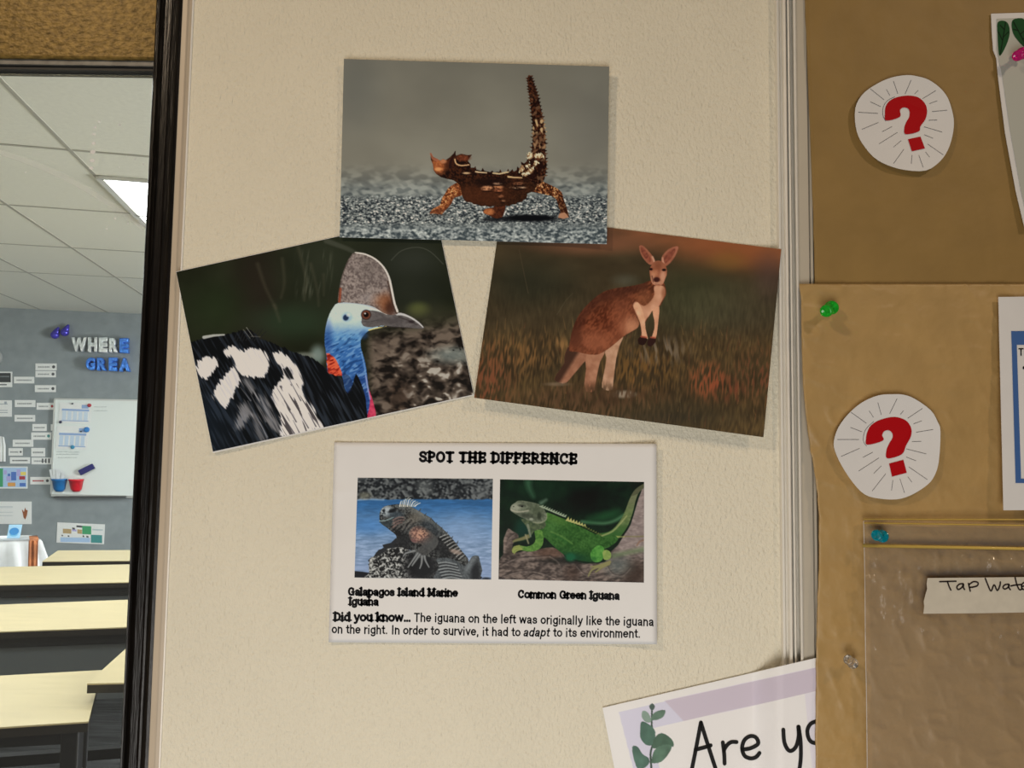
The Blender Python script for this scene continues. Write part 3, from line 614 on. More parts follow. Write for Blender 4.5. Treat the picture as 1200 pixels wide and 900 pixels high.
for k, (x, y, tilt) in enumerate([(60, 549.5, -2.2), (64, 548.6, -.6), (68, 549.3, .5), (71.5, 551, 1.5), (74.5, 553.5, 2.2)]):
    q = np.array([(x - 2.4, y + 1), (x + 2.2, y), (68 + (x - 68) * .7 + 2, 564), (68 + (x - 68) * .7 - 2, 564)])
    A = PW(q[:, 0], q[:, 1], .050 + .006 * (k % 3)); b = MB(); b.hexa(list(A), list(A + av * .0012))
    tag(b.build('paper_strip', mat('strip_paper', (.74, .77, .79), .7)), ['leftmost white paper strip leaning out of the blue cup', 'second white paper strip from the left in the blue cup', 'middle white paper strip in the blue cup', 'fourth white paper strip from the left in the blue cup', 'rightmost white paper strip in the blue cup'][k], 'paper strip', 'paper strips in the blue cup')

# classroom tables
MAPLE = mat('maple_laminate', (.64, .535, .315), .35, noise=.05, nscale=5, stretch=(1, 6, 1))
STEEL = mat('black_steel', (.012, .013, .014), .45, noise=.2); EDGE = mat('black_edge', (.02, .017, .014), .5); MOD = mat('grey_modesty', (.13, .145, .155), .6)
def table(q, z, label, inset=.06, tray=False):
    q = np.asarray(q, float); T = PZ(q[:, 0], q[:, 1], z); c = T.mean(0)
    o = empty('classroom_table', (c[0], c[1], 0), label, 'table', 'maple topped classroom tables')
    up = np.array([0, 0, 1.])
    b = MB(); b.hexa(list(T), list(T - up * .004)); b.build('tabletop', MAPLE, o)
    G = c + (T - c) * .998; G[:, 2] = z - .0042; b = MB(); b.hexa(list(G), list(G - up * .022)); b.build('edge_band', EDGE, o)
    I = T + (c - T) * np.minimum(inset / (np.linalg.norm(c - T, axis=1)[:, None] + 1e-6), .62)
    I = I.copy(); I[:, 2] = z
    mb = MB()
    for i in range(4):                         # apron rails
        A, B = I[i], I[(i + 1) % 4]; d = B - A; L_ = np.linalg.norm(d); d /= L_; s_ = np.cross(d, up)
        mb.box((A + B) / 2 - up * .044, (.03, L_, .034), np.stack([s_, d, up], 1))
    mb.build('apron', STEEL, o)
    for i in range(4):
        d = (I[(i + 1) % 4] - I[i]); d /= np.linalg.norm(d); s_ = np.cross(d, up)
        b = MB(); b.box((I[i][0], I[i][1], (z - .03) / 2 + .0005), (.042, .042, z - .031), np.stack([s_, d, up], 1)); b.build('leg', STEEL, o, bevel=.004)
    if tray:
        A, B = I[3], I[2]; d = B - A; L_ = np.linalg.norm(d); d /= L_; s_ = np.cross(d, up)
        m2 = MB(); m2.box((A + B) / 2 - up * .165 + s_ * 0, (.008, L_ - .05, .20), np.stack([s_, d, up], 1)); m2.build('modesty_panel', MOD, o)
    mb = MB(); A, B = (I[0] + I[3]) / 2, (I[1] + I[2]) / 2; d = B - A; L_ = np.linalg.norm(d); d /= L_; s_ = np.cross(d, up)
    mb.box((A + B) / 2 - up * (z - .22), (.04, L_, .04), np.stack([s_, d, up], 1)); mb.build('stretcher', STEEL, o)
    return o
ZT = .765
table([(68, 645), (215, 644.3), (212, 656.5), (49.5, 657.8)], ZT, 'maple table farthest back, right of the white draped table')
table([(-90, 666.3), (260, 659), (255, 680), (-90, 687.2)], ZT, 'long maple table in second row from the back', tray=True)
table([(-95, 712.2), (262, 698.4), (258, 731), (-95, 743.5)], ZT, 'long maple table in third row, below the second row table', tray=True)
table([(-95, 797), (119, 785.2), (103.6, 845.4), (-95, 858.5)], ZT, 'nearest maple table at lower left with slanting right end')
table([(152, 756), (330, 752), (330, 796), (102, 801)], ZT + .052, 'slightly taller maple table corner overlapping the nearest table, beside dark jamb', inset=.9)
# the white draped table at the far left
up = np.array([0, 0, 1.])
dt = empty('draped_table', PZ(np.array(10.), np.array(640.), 0.76) * np.array([1, 1, 0]), 'small table draped in white cloth at left edge below the notice', 'table')
q = PZ(np.array([-40, 36, 47, -40.]), np.array([629, 627.6, 632.5, 635.]), .775); cq = q.mean(0)
b = MB(); b.hexa(list(q), list(q - up * .02)); b.build('tabletop', MATS['card_paper'], dt)
for i in range(4):
    p = q[i] + (cq - q[i]) * .12; b = MB(); b.box((p[0], p[1], .376), (.04, .04, .75)); b.build('leg', STEEL, dt)
cl_ = []; Nn = 90; ring0 = []
per = np.concatenate([np.linspace(q[i], q[(i + 1) % 4], Nn // 4 + 1)[:-1] for i in range(4)]); nP = len(per)
out = (per - cq); out[:, 2] = 0; out /= np.linalg.norm(out, axis=1)[:, None]
V = []
for j, h in enumerate((.002, -.012, -.07, -.13, -.20, -.27)):
    fl = [.003, .012, .03, .05, .07, .09][j]
    for k in range(nP): V.append(per[k] + out[k] * (fl + fl * .45 * math.sin(k * 1.35)) + up * h)
F = [(j * nP + k, j * nP + (k + 1) % nP, (j + 1) * nP + (k + 1) % nP, (j + 1) * nP + k) for j in range(5) for k in range(nP)] + [tuple(range(nP))]
tc = obj('tablecloth', V, F, mat('white_cloth', (.74, .76, .78), .85, noise=.03), None, True); tag(tc, 'white tablecloth with loose folds on the table at left edge', 'tablecloth')
so = tc.modifiers.new('solidify', 'SOLIDIFY'); so.thickness = .002; so.offset = 1
# patterned cloth over the corner
rc = [PZ(np.array(x), np.array(y), .782) for x, y in ((34, 628.6), (44, 627.8), (47.6, 632.3), (37, 633))]
d0, d1 = rc[3], rc[2]; o_ = -av
V = [rc[0], rc[1], rc[2] + o_ * .03, rc[3] + o_ * .03]; n0 = 4; V2 = []
for j, h in enumerate((0, .10, .22, .34)):
    for k in range(7): p = d0 + (d1 - d0) * k / 6; V2.append(p + o_ * (.04 + .05 * h + .13 * h + .012 * math.sin(k * 2.1)) - up * (h + (.05 * math.sin(k) if j == 3 else 0)) + rv * (.10 * h))
F = [(0, 1, 2, 3), (3, 2, 10, 4)] + [(4 + j * 7 + k, 5 + j * 7 + k, 12 + j * 7 + k, 11 + j * 7 + k) for j in range(3) for k in range(6)]
pc = obj('patterned_cloth', np.array(V + V2), F, mat('orange_brown_print', (.34, .12, .045), .85, noise=.9, nscale=9), None); so = pc.modifiers.new('solidify', 'SOLIDIFY'); so.thickness = .003
tag(pc, 'orange and brown patterned cloth hanging over the white table corner', 'cloth')
# standing blue card
sc_ = PZ(np.array(15.5), np.array(631.), .7795); A = []
k = float(np.linalg.norm(PZ(np.array(16.5), np.array(631.), .7795) - sc_))
e = empty('standing_card', sc_, 'pale blue card with darker blue oval standing on the white draped table', 'card')
T = [sc_ - rv * 7.2 * k + up * .0015, sc_ + rv * 7 * k + up * .0015, sc_ + rv * 7.6 * k + up * 16.5 * k + av * .02, sc_ - rv * 7 * k + up * 16.5 * k + av * .02]
b = MB(); b.hexa(T, [p + av * .004 for p in T]); b.build('card', INKC('sky', (170, 215, 245)), e)
V = [sc_ + up * 8.6 * k + rv * 5.4 * k * math.cos(t) + up * 4.4 * k * math.sin(t) - av * .004 + av * .011 * 1 + av * .0 for t in np.linspace(0, 6.283, 20)[:-1]]
V = [v - av * .012 + av * .02 * ((v - sc_) @ up) / (16.5 * k) + av * .002 for v in V]
obj('oval_print', V, [tuple(range(len(V)))], INKC('ocean', (60, 140, 205)), e)
V = [sc_ + up * 4.4 * k + rv * 4.4 * k * math.cos(t) + up * 2.0 * k * math.sin(t) for t in np.linspace(0, 6.283, 20)[:-1]]
obj('table_legs_print', [v - av * .0012 + av * .02 * ((v - sc_) @ up) / (16.5 * k) for v in V], [tuple(range(len(V)))], INKC('cyan', (120, 195, 235)), e)

# ================================================================== PIN BOARD ON THE RIGHT
ALU = mat('white_aluminium', (.82, .79, .72), .32, spec=.6, noise=.02)
ALB = mat('beige_frame_face', (.50, .455, .37), .42, noise=.02)
pb = empty('pin_board', (X0(1050), 0, .9), 'paper covered pin board with ridged white aluminium frame on the right', 'pin board')
ZB0, ZB1 = .75, 2.35
def extrude_profile(name, prof, m, y_back=-.0002):
    prof = [(X0(p, y, 300), y) for p, y in prof]; n = len(prof)
    pts = prof + [(prof[-1][0], y_back), (prof[0][0], y_back)]; n = len(pts)
    V = [(x, y, z) for z in (ZB0, ZB1) for x, y in pts]
    F = [(k, (k + 1) % n, n + (k + 1) % n, n + k) for k in range(n)] + [tuple(range(n))[::-1], tuple(range(n, 2 * n))]
    return obj(name, V, F, m, pb)
extrude_profile('frame', [(912, -.0035), (913, -.006), (915.6, -.006), (917, -.003), (919.6, -.003), (920, -.009), (921.2, -.0105), (923, -.0105), (924, -.009), (924.3, -.001), (925.6, -.001), (925.9, -.0095), (927.7, -.0105), (928.6, -.009), (929, -.001), (932.4, -.001), (932.6, -.0125), (933.2, -.0145), (934.4, -.0152), (935.6, -.0146), (936.2, -.013)], ALU)
extrude_profile('face_strip', [(936.3, -.0128), (948.2, -.0128), (948.6, -.009), (949.6, -.009), (950, -.0128), (953.0, -.0128), (953.2, -.008)], ALB)
bar('backing', X0(953.4, -.008, 300), X0(1500, -.008), -.0085, -.0003, ZB0, ZB1, mat('cork_backing', (.25, .18, .10), .9), pb, 0, None)
def kU(px, py): return -.0136 - .0013 * fbm(px / 60, py / 40, 3) - .0007 * np.abs(vn(px / 30, py / 14, 5) - .5)
def kL(px, py):
    crease = np.abs(vn(px / 34 + py / 80, py / 30 - px / 60, 8) - .5) * 2
    top = np.clip((py - 333) / 30, 0, 1)
    return -.0172 - .0030 * (.55 * fbm(px / 55, py / 48, 5) + .45 * (1 - crease) * (.3 + .7 * fbm(px / 130, py / 130, 9))) * (.25 + .75 * top) - .0024 * (1 - np.abs(vn(px / 26 + py / 70, py / 17 - px / 55, 41) - .5) * 2) ** 3 * fbm(px / 90, py / 90, 47)
KRA = mat('kraft_paper', (.285, .180, .058), .55, spec=.3, noise=.07, nscale=25, bump=.3, bscale=45, bdist=.003)
KRB = mat('kraft_paper_lower', (.42, .272, .104), .46, spec=.45, noise=.07, nscale=25, bump=.5, bscale=38, bdist=.005, detail=2)
def kraft(name, ys, xleft, xr, dep, m, nx, label):
    rows = len(ys); PXg = []; PYg = []
    for y in ys:
        xl = xleft(y)
        for k in range(nx): PXg.append(xl + (xr - xl) * k / (nx - 1)); PYg.append(y + (0 if y > ys[0] else 0))
    PXg = np.array(PXg); PYg = np.array(PYg)
    o = thick_grid(name, PXg, PYg, dep(PXg, PYg), nx, rows, .0004, m); o.data.polygons.foreach_set('use_smooth', np.ones(len(o.data.polygons), dtype=bool)); return tag(o, label, 'kraft paper')
kraft('kraft_paper', np.linspace(-90, 352, 90), lambda y: float(np.interp(y, [-90, 0, 240, 352], [940.5, 943.2, 952.5, 955.5])) + .8 * (vn(np.array(y / 14), np.array(.5), 2) - .5), 1330, kU, KRA, 80, 'brown kraft paper covering the upper part of the pin board')
LE = ([330, 334, 352, 380, 430, 460, 500, 540, 560, 590, 640, 690, 740, 780, 850, 905, 1000], [936.6, 937, 938.5, 939, 940.5, 942, 946, 952, 956, 959, 960, 958.5, 957, 956.5, 955.8, 956.2, 957])
kraft('kraft_paper', np.linspace(332.6, 1010, 230), lambda y: float(np.interp(y, *LE)) + 1.3 * float(vn(np.array(y / 9), np.array(.5), 4) - .5), 1330, kL, KRB, 150, 'creased brown kraft paper sheet overlapping the lower half of the pin board')

# question mark discs -------------------------------------------------
QRED = mat('red_print', s2l((172, 14, 24)) * np.array([1.05, .8, .8]), .6, spec=.1); QGRY = mat('grey_print', (.17, .16, .16), .6, spec=.15)
def to_px(pts, ox, oy, s): return [(ox + x / s, oy + y / s) for x, y in pts]
def disc(outline, mark, dot, lines, shadow, org, base, label):
    T = lambda p: to_px(p, *org); O = np.array(T(outline)); c = O.mean(0); R = np.linalg.norm(O - c, axis=1).mean()
    z0 = float(np.min(base(O[:, 0], O[:, 1])))
    dep = lambda x, y: z0 - .0007 - .0032 * np.clip(np.hypot(np.asarray(x) - c[0], np.asarray(y) - c[1]) / R, 0, 1.2) ** 2
    P = PY(c[0], c[1], z0)
    r = empty('paper_disc', (P[0], P[1], float(PY(c[0], O[:, 1].max(), z0)[2])), label, 'paper disc', 'question mark discs on the pin board')
    poly_sheet('paper', smooth(T(outline), 3), dep, .0004, mat('disc_paper', (.73, .725, .725), .6, noise=.02), r)
    d1 = lambda x, y: dep(x, y) - .00045; d2 = lambda x, y: dep(x, y) - .00028
    mb = MB()
    for a, b in lines: ribbon(mb, T([a, b]), .55, d2)
    ribbon(mb, T(shadow), .55, d2); mb.build('ray_lines', QGRY, r)
    q = MB(); Pq = smooth(T(mark), 4)
    flat_poly(q, Pq, d1); q.build('question_mark', QRED, r)
    q = MB(); flat_poly(q, T(dot), d1); q.build('question_mark_dot', QRED, r)
disc([(685, 330), (620, 340), (560, 365), (500, 405), (465, 455), (457, 510), (465, 575), (490, 630), (540, 690), (600, 725), (680, 747), (770, 749), (830, 710), (865, 660), (885, 600), (892, 540), (885, 490), (865, 430), (830, 385), (780, 350), (730, 335)],
     [(594, 530), (589, 500), (592, 470), (608, 445), (640, 428), (690, 420), (735, 428), (765, 455), (774, 490), (766, 525), (745, 555), (737, 578), (680, 590), (674, 565), (681, 540), (695, 515), (697, 490), (687, 475), (668, 473), (655, 485), (654, 514)],
     [(690, 612), (745, 600), (765, 652), (707, 665)],
     [((627, 357), (645, 410)), ((704, 352), (678, 412)), ((735, 397), (720, 412)), ((812, 398), (755, 433)), ((818, 443), (785, 455)), ((862, 484), (797, 490)), ((818, 527), (782, 528)), ((840, 580), (762, 557)), ((800, 607), (762, 592)), ((845, 680), (777, 633)), ((785, 690), (768, 668)), ((757, 735), (738, 682)), ((705, 718), (708, 682)), ((627, 718), (672, 656)), ((627, 646), (660, 618)), ((563, 632), (643, 582)), ((578, 578), (620, 556)), ((488, 568), (560, 538)), ((472, 493), (558, 498)), ((525, 447), (570, 468)), ((525, 390), (585, 438)), ((596, 393), (610, 418))],
     [(592, 532), (580, 505), (582, 470), (600, 442), (632, 425)], (880, 0, 3.75), kU, 'upper white paper disc with red question mark, on the smooth kraft')
disc([(620, 120), (560, 125), (490, 155), (430, 205), (385, 265), (365, 325), (370, 370), (400, 435), (450, 510), (500, 560), (560, 578), (640, 582), (700, 565), (760, 530), (800, 490), (825, 420), (833, 285), (820, 240), (790, 190), (720, 140), (670, 122)],
     [(511, 342), (506, 315), (512, 285), (530, 255), (570, 232), (630, 220), (680, 235), (704, 268), (703, 305), (682, 345), (663, 384), (600, 402), (595, 370), (606, 340), (622, 312), (621, 292), (607, 279), (587, 282), (577, 300), (580, 324)],
     [(607, 425), (670, 408), (685, 465), (620, 482)],
     [((558, 157), (573, 210)), ((642, 140), (610, 205)), ((670, 193), (657, 208)), ((753, 183), (690, 225)), ((750, 237), (715, 250)), ((800, 275), (727, 287)), ((748, 327), (708, 328)), ((770, 382), (683, 360)), ((725, 412), (683, 396)), ((775, 495), (695, 440)), ((707, 506), (690, 483)), ((675, 553), (655, 492)), ((618, 542), (624, 498)), ((533, 545), (592, 470)), ((540, 468), (573, 435)), ((474, 457), (562, 400)), ((493, 397), (535, 375)), ((397, 393), (477, 358)), ((380, 319), (474, 319)), ((438, 266), (488, 285)), ((441, 200), (507, 247)), ((520, 193), (538, 221))],
     [(508, 348), (494, 325), (498, 290), (512, 265), (540, 240)], (880, 430, 3.75), kL, 'lower white paper disc with red question mark, above the clear bag')

# top right leaf poster, half cut by the frame -------------------------
o1 = [(1161.5, 16), (1230, 14), (1262, 268), (1201, 268), (1190.5, 224), (1178, 156), (1170, 93), (1167.5, 67), (1164, 59), (1162.5, 40)]
z0 = -.0158; dP = lambda x, y: np.full(np.shape(x), z0) - .003 * np.clip((np.asarray(y) - 16) / 260, 0, 1)
r = empty('leaf_poster', PY(1200, 268, z0), 'white edged poster with dark green leaves in the top right corner', 'poster')
poly_sheet('paper', o1, dP, .0005, MATS['disc_paper'], r)
mb = MB(); flat_poly(mb, [(1168, 22), (1230, 20), (1255, 262), (1206, 266), (1196, 222), (1184, 155), (1175, 92), (1170, 68), (1168, 58)], lambda x, y: dP(x, y) - .0004); mb.build('printed_panel', mat('grey_green_print', (.46, .475, .43), .5, spec=.2), r)
LG = mat('leaf_green_print', (.010, .070, .020), .6, spec=.1); LD = mat('leaf_vein_print', (.003, .015, .005), .6, spec=.1)
for leaf, vein in (([(222, 85), (245, 78), (262, 90), (268, 125), (255, 170), (232, 210), (225, 190), (222, 130)], [[(232, 205), (245, 130), (252, 85)], [(240, 150), (225, 120)], [(243, 140), (263, 120)], [(247, 110), (232, 95)]]),
                   ([(275, 85), (290, 70), (325, 75), (345, 130), (338, 165), (325, 178), (300, 155), (280, 125)], [[(282, 82), (305, 125), (330, 170)], [(300, 115), (282, 110)], [(308, 128), (330, 110)], [(318, 145), (345, 140)]])):
    mb = MB(); flat_poly(mb, smooth(to_px(leaf, 1100, 0, 3.214), 3), lambda x, y: dP(x, y) - .0006); lf = mb.build('printed_leaf', LG, r)
    mb = MB()
    for v in vein: ribbon(mb, to_px(v, 1100, 0, 3.214), 1.1, lambda x, y: dP(x, y) - .0008)
    mb.build('vein', LD, lf)
# mid right sheet with the blue frame ----------------------------------
zs = -.0235
dS = lambda x, y: np.full(np.shape(x), zs) - .006 * np.clip((np.asarray(y) - 360) / 240, 0, 1)
r = empty('blue_bordered_sheet', PY(1200, 598, zs), 'white sheet with thick blue border cut by the right edge', 'sheet')
px, py, u, v = quad_grid([(1170, 348), (1330, 346), (1336, 597), (1176, 598)], 24, 30)
thick_grid('paper', px, py, dS(px, py), 24, 30, .0004, MATS['disc_paper'], r)
fr = lambda x, y: dS(x, y) - .0004; mb = MB()
for q in ([(1185, 388), (1320, 387), (1320, 404), (1185.6, 404)], [(1185.6, 404), (1191.6, 404), (1196.6, 561), (1190.2, 566)], [(1190.2, 566), (1196.6, 561), (1320, 560), (1320, 566)]): flat_poly(mb, q, fr)
mb.build('border', mat('blue_print', s2l((62, 96, 152)) * 1.15, .55, spec=.15), r)
sans('heading', r, 'The', (1193.6, 416.5), (1211.5, 416.2), 11.5, fr, BLACK)
mb = MB(); flat_poly(mb, [(1200.3 + 1.9 * math.cos(t), 431 + 1.9 * math.sin(t)) for t in np.linspace(0, 6.283, 16)[:-1]], fr); mb.build('bullet', BLACK, r)

# push pins -------------------------------------------------------------
def pin_mat(name, col, trans=.45): return mat(name, col, .12, trans=trans, spec=.6)
def push_pin(tip, head, depth0, L, m, label, scale=1.0):
    A = PY(tip[0], tip[1], depth0); B = PY(head[0], head[1], depth0 - L); ax = B - A; H = np.linalg.norm(ax); ax /= H; k = scale * .001
    r = empty('push_pin', A, label, 'push pin', 'translucent push pins')
    h0 = H - 11.5 * k
    MB().lathe([(4.3 * k, h0), (4.6 * k, h0 + .5 * k), (4.5 * k, h0 + 1.3 * k), (2.7 * k, h0 + 1.9 * k), (2.1 * k, h0 + 3.4 * k), (2.2 * k, h0 + 6.2 * k), (2.9 * k, h0 + 8.6 * k), (3.9 * k, h0 + 9.2 * k), (4.1 * k, h0 + 10.2 * k), (3.7 * k, h0 + 11.2 * k), (2.6 * k, h0 + 11.5 * k), (2.2 * k, h0 + 11.1 * k)], A, ax, 28).build('grip', m, r, True)
    MB().lathe([(.1 * k, -.5 * k), (.55 * k, 1.5 * k), (.55 * k, h0 + 1 * k)], A, ax, 10).build('needle', mat('pin_steel', (.6, .6, .6), .25, metal=1), r, True)
push_pin((976, 359.5), (967.5, 365), -.0205, .0125, pin_mat('green_plastic', (.02, .62, .04)), 'green translucent push pin in the creased kraft paper', 1.4)
push_pin((1037.5, 629), (1026.5, 627), -.026, .0125, pin_mat('teal_plastic', (.0, .34, .46)), 'teal push pin holding the corner of the clear bag', 1.2)
push_pin((1004.5, 781.5), (993.5, 772.5), -.0205, .0125, pin_mat('clear_plastic', (.93, .90, .84), .9), 'clear push pin left of the clear bag', 1.05)
push_pin((1203, 60), (1192, 65.5), -.0170, .0125, pin_mat('pink_plastic', (.80, .02, .28)), 'pink push pin in the leaf poster at the right edge', 1.2)

# clear zip bag ---------------------------------------------------------
bq = [(1012, 609), (1330, 616), (1334, 1000), (1017, 1000)]
def dB(px, py):
    px = np.asarray(px, float); py = np.asarray(py, float)
    w = np.clip((py - 643) / 18, 0, 1) * (1 - .85 * np.clip((px - 1068) / 14, 0, 1) * np.clip((py - 664) / 10, 0, 1) * np.clip((734 - py) / 12, 0, 1))
    near = np.exp(-((py - 690) / 55) ** 2)
    cr = np.abs(vn(px / 11 + py / 45, py / 19 - px / 50, 21) - .5) * 2
    return -.0252 - w * (.0026 * fbm(px / 60, py / 80, 12) + .0040 * near * (1 - cr) ** 3 + .0018 * (1 - np.abs(vn(px / 60 - py / 50, py / 90, 33) - .5) * 2) ** 4)
bg = empty('zip_bag', PY(1100, 1000, -.025), 'clear plastic zip bag with taped label pinned on the pin board', 'bag')
FILM = film_mat('clear_film', (.975, .97, .965), .10, .20, .045, .35, 140)
px, py, u, v = quad_grid(bq, 130, 160)
obj('front_film', PY(px, py, dB(px, py)), grid_faces(130, 160), FILM, bg, True)
px, py, u, v = quad_grid(bq, 40, 40)
obj('back_film', PY(px, py, np.full_like(px, -.0238)), grid_faces(40, 40), FILM, bg, True)
GZ = mat('gold_zipper', (.62, .43, .10), .3, spec=.5)
def track(name, p0, p1, hw, m, y=-.0262):
    d = lambda x, yy: np.full(np.shape(x), y); mb = MB(); (x0, y0), (x1, y1) = p0, p1
    prof = [(-hw, .0006), (-hw * .7, -.0004), (0, -.0009), (hw * .7, -.0004), (hw, .0006)]
    V = []
    for (x, yy) in (p0, p1):
        for o_, dy in prof: V.append(PY(x, yy + o_, y + dy))
    mb.add(V, [(k, k + 1, 6 + k, 5 + k) for k in range(4)] + [(4, 0, 5, 9), (0, 1, 2, 3, 4), (9, 8, 7, 6, 5)]); return mb.build(name, m, bg, True)
track('zipper_ridge', (1012, 608.6), (1330, 609.0), .9, GZ); track('zipper_ridge', (1012.5, 613.0), (1330, 617.5), 1.0, GZ); track('zipper_slider_band', (1010.5, 639.4), (1330, 645.4), 2.1, GZ)
mb = MB(); ribbon(mb, [(1012, 611), (1013.5, 680), (1014.2, 760), (1015.6, 830), (1017, 1000)], .9, lambda x, y: dB(x, y) - .0004); mb.build('side_seam', film_mat('seam_film', (.9, .88, .82), .25, .3, .45), bg)
tq = [(1087, 677.4), (1215, 676.4), (1216, 717.4), (1082.2, 719.2)]
dT = lambda x, y: np.full(np.shape(x), -.0292)
tape = poly_sheet('masking_tape_label', [(1087, 677.4), (1130, 677.0), (1215, 676.2), (1216, 717.4), (1150, 718.6), (1082.2, 719.2), (1083.2, 710), (1082.6, 705), (1084.5, 697), (1086.6, 690), (1086, 684)], dT, .0003, mat('cream_tape', (.58, .535, .44), .7, noise=.06, nscale=90), bg)
tape['label'] = 'cream masking tape label with handwriting'
mb = MB(); TT = lambda p: to_px(p, 1000, 600, 6.0); dW_ = lambda x, y: np.full(np.shape(x), -.0295)
for s_ in ([(608, 490), (640, 489), (722, 487)], [(662, 490), (672, 520), (686, 549)], [(772, 504), (745, 508), (728, 528), (738, 545), (762, 532), (775, 508), (774, 530), (782, 545)], [(810, 503), (816, 530), (822, 556)], [(812, 512), (845, 490), (876, 497), (872, 518), (840, 528), (818, 530)],
           [(928, 467), (945, 510), (968, 556), (990, 512), (1012, 552), (1030, 520), (1034, 492)], [(1090, 508), (1066, 512), (1052, 530), (1066, 542), (1088, 530), (1096, 508), (1094, 530), (1104, 546)], [(1138, 462), (1150, 510), (1168, 546), (1190, 540)], [(1108, 520), (1140, 514), (1178, 510)],
           [(1186, 524), (1214, 516), (1218, 500), (1200, 496), (1184, 514), (1188, 540), (1214, 546), (1236, 534)], [(1250, 500), (1256, 545)], [(1254, 520), (1268, 502), (1284, 504)]):
    ribbon(mb, TT(s_), 1.75, dW_)
mb.build('handwriting', mat('marker_brown', (.02, .011, .008), .5), tape)

# "Are yo..." laminated sign -------------------------------------------
aq = [(706, 829.5), (1010, 758.5), (1062, 941), (742, 1012)]
def dA_(px, py):
    px = np.asarray(px, float); t = np.clip((px - 880) / 40, 0, 1); return -.0016 - .0148 * t * t * (3 - 2 * t)
def are_paint(k):
    k.set(690, 760, 4.2857); n = fbm(k.x / 60, k.y / 60, 4)
    k.C[:] = np.array([226, 218, 222]) / 255. * (.985 + .03 * n)[:, None]
    k.paint(k.poly([(150, 318), (1400, 38), (1600, 900), (300, 900)], .8), (196, 188, 195))
    k.paint(k.poly([(380, 262), (1400, 38), (1400, 165), (1135, 218), (480, 368)], 4), (186, 171, 176))
    k.paint(k.poly([(300, 404), (1135, 216), (1400, 158), (1600, 900), (440, 900)], .9), (214, 205, 211))
    k.paint(k.poly([(1085, 228), (1400, 158), (1600, 900), (1150, 900)], 2) * .35, (190, 178, 190))
    dk = (62, 84, 68); m = k.line([(318, 290), (316, 380), (322, 470), (310, 530), (316, 620)], 4, 5, 1, 4); k.paint(m, (52, 66, 54), True)
    for P, c in (([(303, 292), (318, 275), (332, 292), (318, 312)], (66, 78, 70)), ([(265, 332), (273, 312), (298, 323), (315, 365), (290, 371), (270, 352)], (122, 138, 122)), ([(314, 345), (335, 318), (383, 309), (376, 340), (350, 356), (318, 360)], (88, 108, 90)),
                 ([(258, 412), (264, 367), (298, 378), (330, 408), (333, 450), (315, 485), (285, 482), (260, 450)], (72, 98, 82)), ([(318, 495), (330, 450), (366, 424), (416, 455), (425, 492), (382, 490), (340, 502)], (66, 88, 70)),
                 ([(314, 565), (330, 510), (372, 484), (416, 488), (400, 530), (362, 570), (320, 576)], (80, 104, 84)), ([(218, 495), (245, 493), (270, 530), (300, 550), (303, 576), (275, 602), (245, 602), (228, 560)], (70, 94, 80))):
        m = k.poly(P, .9, 3); g = fbm(k.x / 45, k.y / 60, 12)
        k.paint(m, mix(np.array(c) * .82, np.array(c) * 1.22, g), True)
r = empty('question_sign', PY(800, 1012, 0), 'laminated pale lilac sign reading Are yo with green leaf sprig', 'sign')
print_sheet(r, aq, are_paint, dA_, (690, 760, 4.2857), step=.75, animal='printed_leaf_sprig', inkmat='photo_ink', picname='printed_page')
mb = MB(); TA = lambda p: to_px(p, 690, 760, 4.2857); dI = lambda x, y: dA_(x, y) - .0006
for s_ in ([(505, 668), (535, 520), (563, 372)], [(563, 372), (600, 490), (655, 660)], [(536, 508), (575, 498), (612, 487)], [(682, 578), (680, 530), (673, 472)], [(678, 512), (694, 486), (716, 470), (742, 470)],
           [(772, 508), (815, 500), (850, 478), (840, 448), (812, 440), (782, 460), (770, 500), (782, 538), (812, 552), (840, 545), (857, 525)],
           [(977, 408), (982, 470), (1000, 508), (1020, 513), (1042, 490), (1054, 440), (1052, 393)], [(1054, 393), (1064, 470), (1064, 560), (1052, 640)], [(1150, 364), (1115, 378), (1098, 412), (1106, 455), (1130, 474), (1170, 470), (1196, 430), (1184, 380), (1150, 364)]):
    ribbon(mb, TA(s_), 4.6, dI, 7)
mb.build('lettering', BLACK, r)
px, py, u, v = quad_grid([(704, 827.5), (1013, 755.5), (1065, 943), (740, 1015)], 160, 60)
obj('laminate', PY(px, py, dA_(px, py) - .0013), grid_faces(160, 60), film_mat('laminate_film', (.99, .99, .99), .35, .03, .015), r, True)

# ================================================================== PRINTS ON THE CREAM WALL
rng = np.random.RandomState(7)
